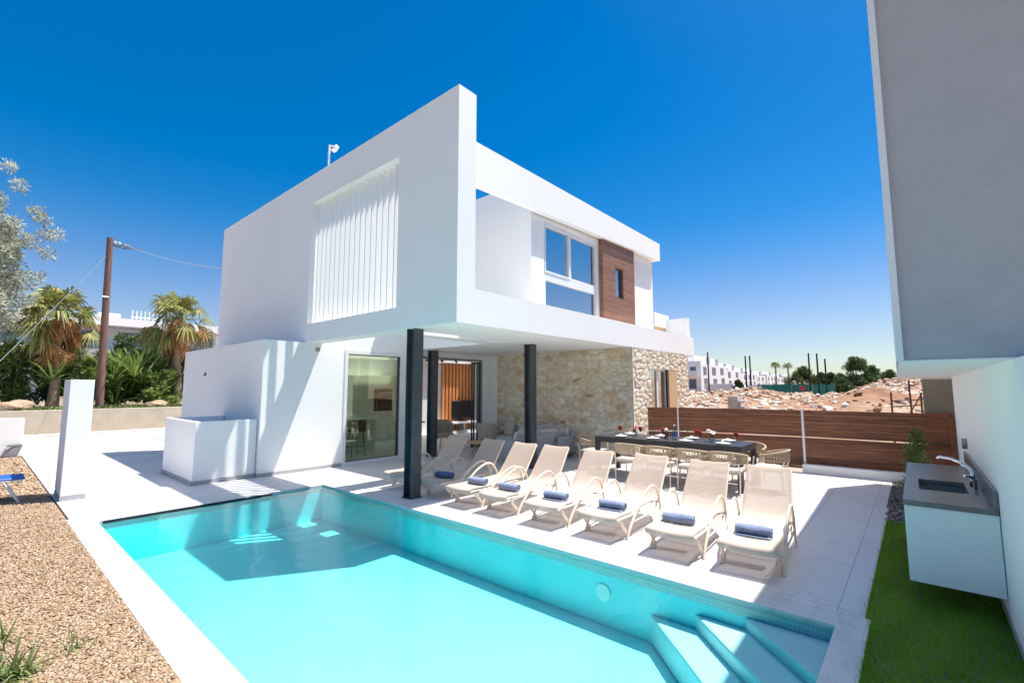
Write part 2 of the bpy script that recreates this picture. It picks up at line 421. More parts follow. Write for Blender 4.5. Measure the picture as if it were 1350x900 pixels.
# ------------------------------------------------------------------ world, sun, camera
W = bpy.data.worlds.new('World'); S.world = W; W.use_nodes = True
nt = W.node_tree; bg = nt.nodes['Background']
sky = nt.nodes.new('ShaderNodeTexSky'); sky.sky_type = 'NISHITA'; sky.sun_disc = False
SUN = Vector((.343, -.205, 1)).normalized()
sky.sun_elevation = math.asin(SUN.z); sky.sun_rotation = math.atan2(SUN.x, SUN.y)
sky.altitude = 50; sky.air_density = SKY_AIR; sky.dust_density = SKY_DUST; sky.ozone_density = SKY_OZONE
hs = nt.nodes.new('ShaderNodeHueSaturation'); hs.inputs['Hue'].default_value = SKY_HUE
tc = nt.nodes.new('ShaderNodeTexCoord'); sx = nt.nodes.new('ShaderNodeSeparateXYZ'); nt.links.new(tc.outputs['Generated'], sx.inputs[0])
for sock, lo, hi in (('Saturation', SKY_SAT_LOW, SKY_SAT_HIGH), ('Value', SKY_VAL_LOW, .93), ('Hue', .522, SKY_HUE)):   # clearer, deeper blue away from the horizon
    mr = nt.nodes.new('ShaderNodeMapRange'); mr.interpolation_type = 'SMOOTHSTEP'
    mr.inputs['From Min'].default_value = 0; mr.inputs['From Max'].default_value = .34
    mr.inputs['To Min'].default_value = lo; mr.inputs['To Max'].default_value = hi
    nt.links.new(sx.outputs[2], mr.inputs['Value']); nt.links.new(mr.outputs[0], hs.inputs[sock])
nt.links.new(sky.outputs[0], hs.inputs['Color']); nt.links.new(hs.outputs[0], bg.inputs['Color'])
bg.inputs['Strength'].default_value = SKY_STR
# white glow added to the sky round the sun, out of view, to fill shade
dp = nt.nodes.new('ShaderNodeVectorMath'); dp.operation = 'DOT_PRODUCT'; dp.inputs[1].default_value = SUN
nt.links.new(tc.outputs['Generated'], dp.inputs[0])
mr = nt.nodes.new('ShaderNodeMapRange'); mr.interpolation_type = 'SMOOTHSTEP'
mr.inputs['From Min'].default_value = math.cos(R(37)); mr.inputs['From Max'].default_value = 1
mr.inputs['To Min'].default_value = 0; mr.inputs['To Max'].default_value = FILL_GLOW
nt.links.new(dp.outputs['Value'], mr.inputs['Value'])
fill_bg = nt.nodes.new('ShaderNodeBackground'); fill_bg.inputs['Color'].default_value = (1,.965,.92,1)
nt.links.new(mr.outputs[0], fill_bg.inputs['Strength'])
ad = nt.nodes.new('ShaderNodeAddShader'); nt.links.new(bg.outputs[0], ad.inputs[0]); nt.links.new(fill_bg.outputs[0], ad.inputs[1])
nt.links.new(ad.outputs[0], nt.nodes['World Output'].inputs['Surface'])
sl = bpy.data.lights.new('sun', 'SUN'); sl.energy = SUN_STR; sl.angle = R(.53); sl.color = (1,.945,.87)
so = bpy.data.objects.new('sun', sl); COL.objects.link(so); so.rotation_euler = (-SUN).to_track_quat('-Z','Y').to_euler()
so.location = (10,-8,30)
cd = bpy.data.cameras.new('camera'); cam = bpy.data.objects.new('camera', cd); COL.objects.link(cam); S.camera = cam
cd.sensor_width = 36; cd.lens = 613.07/1350*36; cd.clip_start = .05; cd.clip_end = 3000
yaw, pitch = R(40.824), R(5.68)
cam.location = (0,0,1.8)
fwd = Vector((math.cos(yaw)*math.cos(pitch), math.sin(yaw)*math.cos(pitch), math.sin(pitch)))
cam.rotation_euler = fwd.to_track_quat('-Z','Y').to_euler()
S.view_settings.view_transform = 'Standard'; S.view_settings.look = 'None'
S.view_settings.exposure = EXPOSURE; S.view_settings.gamma = 1
cy = S.cycles
cy.use_denoising = True; cy.max_bounces = 10; cy.diffuse_bounces = 5; cy.glossy_bounces = 4; cy.transmission_bounces = 6
cy.transparent_max_bounces = 16; cy.volume_bounces = 0; cy.caustics_reflective = False; cy.caustics_refractive = False
cy.sample_clamp_indirect = 6; cy.use_adaptive_sampling = True; cy.adaptive_threshold = .015

# ------------------------------------------------------------------ ground, terrace, road
POOL = (1.25, 4.43, .58, 8.5)
COP = (.98, 4.72, .38, 8.9)
m = MB(); m.panel('z', -700,900,-600,1200,-.40,-.09, holes=[(.9,4.8,.3,9.0)])
struct(m.build('ground', 'sand_ground'))
m = MB(); m.panel('z', 1.02,11.78,.42,16.0,-.08,0, holes=[(4.1,12,14.6,16.1),(10.7,12,10.36,16.1),(COP[0]-1,COP[1],COP[2]-1,COP[3]),(9.2,12,-1,.455)])
struct(m.build('terrace', 'terrace_tile'))
m = MB(); m.panel('z', 1.02,4.2,16.0,24.4,-.08,-.002)
m.panel('z', -14,1.02,18.3,24.4,-.08,-.002)
struct(m.build('driveway', 'driveway_tile'))
m = MB(); m.panel('z', 4.2,30,10.4,24.4,-.085,-.006, holes=[(4.0,14.2,10,14.6)]); struct(m.build('bounce_court', 'driveway_tile'))  # pale court added behind the house to bounce sun into the rooms
m = MB(); m.box(-20,16,24.4,24.65,-.08,.07); struct(m.build('kerb', 'kerb_concrete', bevel=.01))
m = MB(); m.box(-20,16,24.65,26.0,-.08,-.01); struct(m.build('road', 'kerb_concrete'))
m = MB()
for k in range(14): m.box(4.35+.017*k,4.36+.017*k+.003,16.5+.42*k,16.5+.42*k+.40,-.004,.004)
tag(m.build('drain_channel', 'steel_dark'), 'dark slot drain set across the pale driveway tiles', 'drain')

# gravel yard: bed plus real pebbles
m = MB(); m.box(-14,1.0,-3,18.3,-.09,-.015); struct(m.build('gravel_bed', 'soil_bed'))
def ico():
    bm = bmesh.new(); bmesh.ops.create_icosphere(bm, subdivisions=1, radius=1)
    bm.verts.index_update(); v = np.array([x.co[:] for x in bm.verts]); f = np.array([[q.index for q in x.verts] for x in bm.faces]); bm.free(); return v, f
IV, IF = ico()
def pebbles(name, pos, rad, m, squash=.6, jit=(.9,1.1)):
    n = len(pos); sc = rad[:,None]*rng.uniform(.65,1.25,(n,3)); sc[:,2] *= squash
    a = rng.uniform(0,2*PI,n); ca, sa = np.cos(a)[:,None], np.sin(a)[:,None]
    v = IV[None]*sc[:,None,:]*rng.uniform(*jit,(n,len(IV),1))
    x = v[...,0]*ca - v[...,1]*sa; y = v[...,0]*sa + v[...,1]*ca
    v = np.stack([x,y,v[...,2]],-1) + pos[:,None,:]
    f = IF[None] + (np.arange(n)*len(IV))[:,None,None]
    tone = np.repeat(rng.random(n), len(IV))
    return np_mesh(name, v.reshape(-1,3), f.reshape(-1,3), m, tone, smooth=True)
n1 = 95000
y = 3.0 + 8.6*rng.random(n1)**1.55; x = 1.0 - rng.random(n1)*(.62+.13*(y-2.4)).clip(.3,1.9)
x = np.minimum(x, .985 - .02*rng.random(n1))
x[y>8.95] = np.minimum(x[y>8.95], 1.0)
rad = rng.uniform(.006,.0125,n1)*(1+.05*(y-3))
P1 = np.stack([x,y,-.012+rng.uniform(0,.014,n1)],1)
n2 = 9000
y2 = rng.uniform(11.5,18.2,n2); x2 = .98 - rng.random(n2)*2.2
P2 = np.stack([x2,y2,-.012+rng.uniform(0,.012,n2)],1)
struct(pebbles('gravel', np.concatenate([P1,P2]), np.concatenate([rad, rng.uniform(.02,.034,n2)]), 'pebbles'), 'stuff')

# lawn strip and pebble strip beside the neighbour's wall
m = MB(); m.box(1.5,8.3,-.43,.44,-.09,-.012); struct(m.build('lawn', 'soil_bed'))
ng = 62000
gx = 2.6 + 5.7*rng.random(ng)**1.25; gy = np.minimum(rng.uniform(-.425,.44,ng), .40+.05*rng.random(ng)**3)
gy = np.where(gx<4.74, np.minimum(gy,.355+.045*rng.random(ng)**2), gy)
base = np.stack([gx,gy,np.full(ng,-.014)],1)
h = rng.uniform(.02,.048,ng); ang = rng.uniform(0,2*PI,ng); lean = rng.uniform(.1,.9,ng)
d = np.stack([np.cos(ang)*lean,np.sin(ang)*lean,np.ones(ng)],1); sd = np.stack([-np.sin(ang),np.cos(ang),np.zeros(ng)],1)
w = rng.uniform(.0016,.0032,ng)[:,None]
v = np.stack([base-sd*w, base+sd*w, base+d*h[:,None]],1).reshape(-1,3)
patch = .5+.28*np.sin(gx*3.1+gy*5)*np.sin(gy*9+gx*1.7)
tone = np.repeat((patch*.6+rng.random(ng)*.45).clip(0,1),3)
struct(np_mesh('grass', v, np.arange(ng*3).reshape(-1,3), 'grass_blade', tone), 'stuff')
m = MB(); m.box(8.3,11.78,-.43,.455,-.09,-.02); struct(m.build('pebble_bed', 'soil_bed'))
n3 = 5200
P3 = np.stack([rng.uniform(8.3,11.75,n3), rng.uniform(-.42,.44,n3), rng.uniform(-.02,0,n3)],1)
struct(pebbles('pebble_strip', P3, rng.uniform(.014,.026,n3), 'dark_pebbles'), 'stuff')

# ------------------------------------------------------------------ swimming pool
pool = thing('swimming_pool', 'long turquoise swimming pool with pale stone coping and corner steps', 'swimming pool', (2.84,4.54,0))
def pb(mb, name, m, **k):
    o = mb.build(name, m, None, **k); o.parent = pool; o.matrix_parent_inverse = Matrix.Translation((-2.84,-4.54,0)); return o
WL, FL = -.022, -.62
m = MB(); m.panel('z', COP[0],COP[1],COP[2],COP[3],-.05,.006, holes=[POOL[:2]+POOL[2:]])
pb(m, 'coping', 'coping_tile', bevel=.006)
m = MB(); m.panel('z', POOL[0]-.06,POOL[1]+.06,POOL[2]-.06,POOL[3]+.06,FL,-.125, holes=[POOL])
pb(m, 'basin_wall', 'pool_mosaic_shaded')
m = MB(); m.box(POOL[0]-.06,POOL[1]+.06,POOL[2]-.06,POOL[3]+.06,FL-.1,FL-.001); pb(m, 'basin_floor', 'pool_mosaic')
m = MB(); m.panel('z', POOL[0]-.06,POOL[1]+.06,POOL[2]-.06,POOL[3]+.06,-.125,-.05, holes=[POOL])
pb(m, 'waterline_tiles', 'waterline_mosaic')
for leg, z in ((1.50,-.355),(1.07,-.225),(.65,-.125)):
    m = MB(); X, Y = POOL[1], POOL[2]
    a = [(X,Y),(X-leg,Y),(X,Y+leg)]
    m.add([(p[0],p[1],zz) for zz in (FL,z) for p in a], [(0,2,1),(3,4,5),(0,1,4,3),(1,2,5,4),(2,0,3,5)])
    pb(m, 'step', 'pool_mosaic', bevel=.02)
m = MB(); m.box(1.31,3.52,8.485,8.497,-.042,-.004); pb(m, 'overflow_slot', 'dark_gap')
m = MB(); m.tube([(4.428,2.58,-.30),(4.415,2.58,-.30)], .085, 24); pl_ = pb(m, 'pool_light', 'ceramic')
m = MB(); m.tube([(4.4275,2.58+.088*math.cos(a),-.30+.088*math.sin(a)) for a in [2*PI*k/24 for k in range(24)]], .012, 6, closed=True)
o = m.build('light_ring', 'steel_inox'); o.parent = pl_; o.matrix_parent_inverse = Matrix.Translation((-2.84,-4.54,0))
m = MB(); m.box(POOL[0]-.02,POOL[1]+.02,POOL[2]-.02,POOL[3]+.02,FL-.05,WL)
wo = struct(m.build('water', 'pool_water'))

# ------------------------------------------------------------------ the house
H = thing('modern_house', 'white cubic two storey house with slatted screen wall and natural stone ground floor', 'house', (0,0,0))
def hp(mb, name, m, parent=None, **k): return mb.build(name, m, parent or H, **k)
m = MB(); m.panel('x', 5.23,15.88,2.80,6.65,4.76,5.15, holes=[(6.80,10.12,3.20,5.97)])
m.panel('z', 5.15,14.85,5.23,10.15,2.80,3.37, holes=[(5.15,7.63,6.62,7.0),(5.15,7.63,7.4,10.15)])
fin = hp(m, 'screen_wall', 'white_render')
m = MB(); m.panel('z', 5.15,14.3,10.15,14.7,2.80,3.37, holes=[(5.6,10.0,13.12,14.35),(11.6,13.9,13.12,14.2)]); hp(m, 'floor_slab', 'white_render')  # unseen rooflight openings added to drop sun into the rooms below
sc = MB()
nsl = 17
for k in range(nsl):
    yy = 6.80 + 3.32*(k+.5)/nsl
    M = Matrix.Translation((4.955,yy,4.585)) @ Matrix.Rotation(R(-4),4,'Z')
    sc.box(-.066,.066,-.015,.015,-1.385,1.385, M)
hp(sc, 'screen_slats', 'white_paint', fin)
# upper storey walls
m = MB(); m.panel('y', 7.63,13.75,3.37,5.79,6.05,6.25, holes=[(8.09,10.38,3.45,5.53)]); upw = hp(m, 'upper_wall', 'white_render')
m = MB(); m.box(7.63,7.83,6.25,10.15,3.37,6.31); hp(m, 'patio_side_wall', 'white_render')
m = MB(); m.box(13.55,13.75,6.25,13.0,3.37,5.79); hp(m, 'far_side_wall', 'white_render')
m = MB(); m.panel('y', 5.15,7.63,3.37,5.79,10.15,10.35); hp(m, 'patio_rear_wall', 'white_render')
m = MB(); m.box(5.15,13.55,12.8,13.0,3.37,5.79); hp(m, 'rear_wall', 'white_render')
m = MB(); m.panel('z', 5.15,13.92,5.998,13.0,5.79,6.32, holes=[(5.15,7.64,5.9,10.15)])  # roof stopped short at the rear, shaped to let more sun down
roof = hp(m, 'roof', 'white_render')
m = MB(); m.add([(5.15,5.85,5.49),(5.15,5.995,5.49),(5.15,5.995,6.32),(5.15,5.85,6.32),(13.92,5.85,5.78),(13.92,5.995,5.78),(13.92,5.995,6.32),(13.92,5.85,6.32)],[(0,3,2,1),(4,5,6,7),(0,1,5,4),(2,3,7,6),(0,4,7,3),(1,2,6,5)])
hp(m, 'roof_fascia', 'white_render')
# upper window: white frame, two sashes above one fixed light
X0,X1,Z0,Z1 = 8.09,10.38,3.45,5.53
panes = ((X0+.08,9.08,4.40,Z1-.10),(9.20,X1-.08,4.40,Z1-.10),(X0+.08,X1-.08,Z0+.05,4.18))
m = MB(); m.panel('y', X0,X1,Z0,Z1,6.07,6.15, holes=panes)
m.panel('y', X0+.04,9.14,4.36,Z1-.06,6.055,6.069, holes=[panes[0]])
uw = hp(m, 'window', 'alu_white', bevel=.006)
for a in panes:
    m = MB(); m.box(a[0],a[1],6.11,6.116,a[2],a[3]); hp(m, 'pane', 'glass_solar', uw)
m = MB()
for k in range(9): m.tube([(9.85+.05*k,6.45+.025*(k%2),3.45),(9.85+.05*k,6.45+.025*(k%2),5.5)], .03, 8)
hp(m, 'curtain', 'curtain', uw)
m = MB(); m.box(7.83,13.55,9.0,9.1,3.37,5.79); hp(m, 'partition', 'white_render')
# timber clad bay with slit window
m = MB(); m.panel('y', 10.46,12.26,3.372,5.788,5.93,6.05, holes=[(11.13,11.57,4.22,5.04)])
bay = hp(m, 'timber_bay', 'cladding_wood', bevel=.004)
m = MB(); m.panel('y', 11.13,11.57,4.22,5.04,5.99,6.045, holes=[(11.17,11.53,4.26,5.0)]); sw = hp(m, 'slit_window', 'steel_dark', bay)
m = MB(); m.box(11.17,11.53,6.01,6.016,4.26,5.0); hp(m, 'pane', 'glass_solar', bay)
# rear roof terrace parapets
m = MB(); m.box(13.77,14.83,6.0,6.15,3.72,4.14); m.box(14.65,14.83,5.33,5.997,3.37,4.0); hp(m, 'parapet', 'white_render')
m = MB(); m.box(13.77,14.63,6.04,6.13,3.372,3.72); hp(m, 'planter_strip', 'timber_light')
# ground floor front wall with the fixed light and the open sliding doors
m = MB(); m.panel('y', 3.9,10.6,0,2.80,10.15,10.35, holes=[(5.72,7.46,-1,2.70),(7.72,10.36,-1,2.66)])
m.panel('x', 10.35,15.6,0,2.80,3.9,4.1)
gw = hp(m, 'ground_wall', 'white_render')
m = MB(); m.panel('z', 4.1,4.76,10.35,15.6,2.55,2.65); hp(m, 'annex_roof', 'white_render')
m = MB(); m.box(3.888,3.9,10.14,15.6,0,.075); m.box(3.9,5.70,10.138,10.15,0,.075); hp(m, 'plinth', 'plinth_grey')
m = MB(); m.tube([(3.89,13.74,2.15),(3.9,13.74,2.15)], .05, 12); m.box(3.86,3.89,13.70,13.78,2.12,2.15); hp(m, 'wall_vent', 'black_metal', gw)
m = MB(); m.box(5.0,5.09,10.13,10.15,2.62,2.70); hp(m, 'wall_lamp', 'alu_grey', gw)
m = MB(); m.panel('y', 5.72,7.46,.0,2.70,10.13,10.22, holes=[(5.80,7.28,.08,2.60)]); fr = hp(m, 'glass_door', 'alu_white', bevel=.005)
m = MB(); m.panel('y', 5.80,7.28,.08,2.60,10.155,10.20, holes=[(5.815,7.22,.095,2.585)]); hp(m, 'seal', 'steel_dark', fr)
m = MB(); m.box(5.815,7.22,10.175,10.181,.095,2.585); hp(m, 'pane', 'glass_green', fr)
m = MB(); m.panel('y', 7.72,10.36,0,2.66,10.18,10.30, holes=[(7.77,10.31,-1,2.60)]); sd_ = hp(m, 'sliding_door', 'alu_grey')
for k in range(2):
    m = MB(); m.panel('y', 10.02-.04*k,10.29-.04*k,.02,2.58,10.19+.05*k,10.225+.05*k, holes=[(10.06-.04*k,10.25-.04*k,.07,2.53)]); o = hp(m, 'sash', 'steel_dark', sd_)
m = MB(); m.box(10.06,10.25,10.205,10.209,.07,2.53); hp(m, 'pane', 'glass_clear', sd_)
# interior shell
m = MB(); m.panel('y', 4.1,14.1,0,2.8,14.5,14.6, holes=[(4.3,8.05,.05,2.7)]); m.panel('x', 10.35,14.5,0,2.8,14.0,14.1, holes=[(10.8,13.9,-1,2.6)]); m.panel('x', 10.35,14.5,0,2.8,4.1,4.15, holes=[(10.8,14.0,.9,2.5)]); m.box(10.6,10.7,10.15,10.3,0,2.8); m.box(10.7,14.1,10.15,10.25,0,2.8); hp(m, 'inner_wall', 'white_render')  # rear and side openings added out of view to brighten the rooms
m = MB(); m.box(4.1,14.0,10.36,14.5,.0,.012); hp(m, 'inner_floor', 'floor_inside')
# stone storey: relief of single stones in shallow mortar
def stone_face(origin, du, L, Hh, corner, hole=None, seed=1, depth=1):
    """relief on the plane origin + u*du + z, outward normal nrm; corner: (at u=0, at u=L) flush"""
    g = np.random.default_rng(seed); du = np.array(du); nrm = np.array([du[1],-du[0],0.])
    pts = []; z = -.1
    while z < Hh+.2:
        rh = g.uniform(.10,.24); u = -.2 - g.random()*.3
        while u < L+.3:
            w = g.uniform(.14,.46); 
            if rh > .17 and g.random() < .35:
                pts += [(u+w/2+g.normal()*.02, z+rh*.27), (u+w/2+g.normal()*.03, z+rh*.77)]
            else: pts.append((u+w/2, z+rh/2+g.normal()*.03))
            u += w
        z += rh
    pts = np.array(pts); tone = g.random(len(pts)); hh = g.uniform(.016,.044,len(pts)); tilt = g.normal(size=(len(pts),2))*.07
    st = .016; nu, nz = int(L/st)+1, int(Hh/st)+1
    U, Z = np.meshgrid(np.linspace(0,L,nu), np.linspace(0,Hh,nz), indexing='ij')
    wu = U + .022*np.sin(Z*23+U*7)+.012*np.sin(U*41+Z*13); wz = Z + .018*np.sin(U*13+Z*5)+.010*np.sin(Z*47+U*31)
    q = np.stack([wu.ravel()/1.55, wz.ravel()],1); pp = pts/np.array([1.55,1])
    D1 = np.full(len(q),9.); D2 = D1.copy(); I = np.zeros(len(q),int)
    for a in range(0,len(q),4000):
        dx_ = np.abs(q[a:a+4000,None,0]-pp[None,:,0]); dy_ = np.abs(q[a:a+4000,None,1]-pp[None,:,1]); d = (dx_**5+dy_**5)**(1/5)
        o2 = np.argpartition(d,1,axis=1)[:,:2]; dd = np.take_along_axis(d,o2,1); sw = dd[:,0]>dd[:,1]
        I[a:a+4000] = np.where(sw,o2[:,1],o2[:,0]); D1[a:a+4000] = dd.min(1); D2[a:a+4000] = dd.max(1)
    e = (D2-D1); k = np.clip((e-.014)/.026,0,1); k = k*k*(3-2*k)
    rel = q-pp[I]; hgt = k*(hh[I]+ (rel*tilt[I]).sum(1)) + g.normal(size=len(q))*.0018
    t = np.where(e<.019, .03, .06+.94*tone[I])
    uu, zz = U.ravel(), Z.ravel()
    for fl, dist in zip(corner, (uu, L-uu)):
        if fl: hgt = np.where(dist<.05, .028, hgt)
    hgt = np.clip(hgt,0,.075)*depth
    v = np.array(origin)[None] + uu[:,None]*du[None] + hgt[:,None]*nrm[None]; v[:,2] += zz
    ix = np.arange(nu*nz).reshape(nu,nz)
    f = np.stack([ix[:-1,:-1],ix[1:,:-1],ix[1:,1:],ix[:-1,1:]],-1).reshape(-1,4)
    if hole:
        cu, cz = uu[f].mean(1), zz[f].mean(1)
        f = f[~((cu>hole[0])&(cu<hole[1])&(cz>hole[2])&(cz<hole[3]))]
    return v, f, t
va, fa, ta = stone_face((10.60,9.72,0), (0,-1,0), 4.48, 2.80, (0,1), seed=3)
# the south face starts where the west face's relief ends
vb, fb, tb = stone_face((10.572,5.24,0), (1,0,0), 3.70, 2.80, (1,0), hole=(1.05,2.75,.9,2.30), seed=5, depth=.45)
np_mesh('stone_wall', np.concatenate([va,vb]), np.concatenate([fa,fb+len(va)]), 'rubble_stone', np.concatenate([ta,tb]), H, True)
m = MB(); m.panel('y', 10.62,14.25,0,2.80,5.262,5.5, holes=[(11.63,13.31,.9,2.30)]); m.box(10.62,10.8,5.5,10.15,0,2.8); m.box(14.05,14.25,5.5,10.15,0,2.8)
m.box(10.55,10.615,9.725,10.15,0,2.8)
hp(m, 'inner_block', 'white_render')
m = MB(); m.panel('y', 11.63,12.72,.9,2.30,5.29,5.36, holes=[(11.68,12.10,.95,2.25),(12.20,12.67,.95,2.25)]); wn = hp(m, 'stone_window', 'alu_white')
m = MB(); m.box(11.68,12.67,5.32,5.326,.95,2.25); hp(m, 'pane', 'glass_solar', wn)
m = MB(); m.box(12.73,13.30,5.20,5.25,.92,2.28); hp(m, 'shutter', 'timber_light', wn)
# steel columns, H section
for (cx, cy_) in ((4.90,6.42),(8.09,9.80),(8.40,6.70)):
    m = MB(); a = .10
    m.box(cx-a,cx+a,cy_-a,cy_-a+.014,0,2.799); m.box(cx-a,cx+a,cy_+a-.014,cy_+a,0,2.799); m.box(cx-.007,cx+.007,cy_-a+.0145,cy_+a-.0145,0,2.799)
    m.box(cx-a-.02,cx+a+.02,cy_-a-.02,cy_+a+.02,.001,.012)
    for sx in (-1,1):
        for zz in (.5,2.5): m.tube([(cx+sx*.06,cy_-a-.008,zz),(cx+sx*.06,cy_-a,zz)], .012, 6)
    hp(m, 'steel_column', 'steel_dark')
# flood light on the roof edge
fl = thing('roof_floodlight', 'small white floodlight on a thin mast above the roof edge', 'floodlight', (5.0,9.9,5.96))
m = MB(); m.tube([(0,0,0),(0,0,1.42)], .025, 8); m.tube([(0,0,1.40),(.09,-.03,1.42)], .018, 8); m.build('mast', 'alu_white', fl)
m = MB(); m.rbox(.12,-.04,1.37,.10,.15,.13,.015,Matrix.Rotation(R(25),4,'Y')); m.build('lamp_head', 'white_paint', fl, )

# pool plant enclosure: low hollow box beside the annex
pe = thing('pump_enclosure', 'low white walled box with open top beside the annex by the pool', 'enclosure', (2.80,10.25,0))
m = MB(); m.panel('z', 0,1.085,0,2.05,.0,1.16, holes=[(.12,1.4,.12,1.93)]); m.build('wall', 'white_render', pe, bevel=.008)
m = MB(); m.box(.122,1.083,.122,1.928,.78,.9); m.build('cover', 'plinth_grey', pe)
m = MB(); m.box(-.012,-.001,-.012,2.05,.001,.075); m.box(0,1.08,-.012,-.001,.001,.075); m.build('plinth', 'plinth_grey', pe)
# gate pillar, low wall, retaining wall
gp = thing('gate_pillar', 'tall white rectangular gate pillar standing at the gravel edge', 'pillar', (1.05,10.40,0))
m = MB(); m.box(0,.30,0,.72,.08,1.93); m.build('shaft', 'white_render', gp, bevel=.006)
m = MB(); m.box(-.004,.304,-.004,.724,0,.08); m.build('base', 'plinth_grey', gp)
q = MB(); q.panel('y', -9,1.0,0,1.0,18.0,18.25); tag(q.build('garden_wall', 'white_render', bevel=.01), 'low white garden wall at the far end of the gravel', 'wall')
q = MB(); q.box(-20,16,26.0,26.25,-.09,.92); tag(q.build('retaining_wall', 'wall_beige', bevel=.015), 'long low beige retaining wall below the palms and pole', 'wall')
q = MB(); q.tube([(.62,17.92,.02),(.80,17.92,.24),(.98,17.92,.27)], .022, 8); q.box(.72,1.0,17.88,17.98,.27,.32); q.tube([(.98,17.92,.27),(.90,17.92,.02)], .018, 6)
tag(q.build('wall_bracket', 'alu_grey'), 'small grey metal bracket at the foot of the low garden wall', 'bracket')

# ------------------------------------------------------------------ neighbour's house on the right
N = thing('neighbour_house', 'neighbouring house with overhanging grey rendered upper storey along the lawn', 'house', (0,0,0))
m = MB()
A = [(3.87,.06),(12.0,.265),(12.0,-6),(3.87,-6)]
m.add([(x,y,z) for z in (1.975,5.1) for x,y in A], [(0,1,2,3),(7,6,5,4),(0,4,5,1),(1,5,6,2),(2,6,7,3),(3,7,4,0)])
m.build('upper_storey', 'grey_render', N)
m = MB(); A2 = [(3.862,.068),(12.0,.273),(12.0,-6),(3.862,-6)]
m.add([(x,y,z) for z in (1.965,1.974) for x,y in A2], [(0,1,2,3),(7,6,5,4),(0,4,5,1),(1,5,6,2),(2,6,7,3),(3,7,4,0)])
m.build('soffit', 'white_render', N)
m = MB(); m.box(3.846,3.868,.045,.085,1.965,5.1); m.build('corner_trim', 'white_paint', N)
m = MB(); m.box(1.5,9.9,-.75,-.43,-.05,1.964); m.build('lower_wall', 'white_render', N)
m = MB(); m.box(4.5,9.9,-.43,-.425,-.0,.07); m.build('plinth', 'plinth_grey', N)
m = MB(); m.box(12.16,12.7,-1.4,-.10,-.09,2.25); m.build('rear_pier', 'stone_column', N)
# ------------------------------------------------------------------ sun loungers and towels
def arc(pts, n=5):
    """Catmull-Rom through pts"""
    P = [Vector(p) for p in pts]; P = [2*P[0]-P[1]]+P+[2*P[-1]-P[-2]]; out = []
    for i in range(1,len(P)-2):
        for k in range(n):
            t = k/n; a,b,c,d = P[i-1],P[i],P[i+1],P[i+2]
            out.append(.5*((2*b)+(c-a)*t+(2*a-5*b+4*c-d)*t*t+(3*b-a-3*c+d)*t**3))
    out.append(P[-2]); return out
def make_lounger():
    t = thing('sun_lounger', 'x', 'sun lounger', group='sun loungers lined up along the pool edge')
    w = .257
    m = MB()
    for s in (-1,1):
        m.tube(arc([(-.03,s*w,.235),(.0,s*w,.26),(.30,s*w,.25),(.75,s*w,.26),(1.18,s*w,.265)]), .020, 8, .8)
    for x in (.03,.62,1.16): m.tube([(x,-w,.245),(x,w,.245)], .014, 6)
    m.build('seat_frame', 'lounger_frame', t)
    m = MB()
    for s in (-1,1):
        m.tube(arc([(1.16,s*w,.265),(1.25,s*w,.335),(1.58,s*w*.94,.745),(1.625,s*w*.93,.79)]), .018, 8, .8)
    m.tube([(1.62,-w*.93,.785),(1.62,w*.93,.785)], .018, 8); m.tube([(1.41,-w*.97,.525),(1.41,w*.97,.525)], .011, 6)
    m.build('back_frame', 'lounger_frame', t)
    for s in (-1,1):
        m = MB(); y = s*(w+.028)
        m.tube(arc([(.17,y,.0),(.25,y,.12),(.44,y,.28),(.66,y,.43),(.87,y,.505),(1.02,y,.485),(1.13,y,.37),(1.19,y,.17),(1.22,y,.0)],6), .0185, 8, .8)
        m.build('armrest', 'lounger_frame', t)
        m = MB(); y = s*(w-.002)
        m.tube(arc([(.06,y,.245),(.11,y,.16),(.20,y,.07),(.22,y,.0)]), .019, 8, .8)
        m.tube([(.20,y,.06),(.21,s*(w+.03),.03)], .014, 6)
        m.build('leg', 'lounger_frame', t)
        m = MB(); m.tube([(1.39,s*w*.93,.50),(1.05,s*(w+.01),.17)], .012, 6); m.tube([(.31,s*(w+.02),.17),(1.19,s*(w+.02),.165)], .011, 6)
        m.build('brace', 'lounger_frame', t)
    m = MB()
    def sheet(prof, ww):
        vs = []; n = 7
        for (x,z,wi) in prof:
            for k in range(n):
                q = -1+2*k/(n-1); vs.append((x, q*ww*wi, z-.016*(1-q*q)))
        fs = [(i*n+k,i*n+k+1,(i+1)*n+k+1,(i+1)*n+k) for i in range(len(prof)-1) for k in range(n-1)]
        m.add(vs, fs, True)
    seat = [(p.x,p.z,1) for p in arc([(-.055,0,.225),(-.05,0,.277),(.02,0,.297),(.35,0,.287),(.80,0,.293),(1.14,0,.299)],4)]
    sheet(seat, w+.002)
    back = [(p.x,p.z,1-.12*(p.x-1.15)/.5) for p in arc([(1.14,0,.301),(1.225,0,.363),(1.395,0,.567),(1.555,0,.765),(1.615,0,.82),(1.645,0,.797)],4)]
    sheet(back, w+.012)
    m.build('sling', 'sling_fabric', t)
    return t
L0 = make_lounger()
LX = [ # x, y, rotation, label
 (5.08,7.15,3.5,'shaded beige sun lounger left of the front steel column, partly hidden behind it'),
 (5.08,6.15,3.0,'fully shaded sun lounger just right of the front steel column, dark towel on it'),
 (5.00,5.36,1.0,'sunlit sun lounger beside the shaded ones, third from the steel column end'),
 (5.01,4.66,2.0,'sunlit beige sun lounger in front of the third column, fourth along the pool'),
 (5.01,3.80,3.0,'beige sun lounger in front of the left end of the black dining table'),
 (5.06,2.99,1.5,'beige sun lounger in front of the second dining chair, third from the grass end'),
 (5.00,2.08,3.5,'beige sun lounger next to the last one, in front of the table end'),
 (5.05,1.34,4.5,'last beige sun lounger of the row, beside the neighbour house shadow and lawn')]
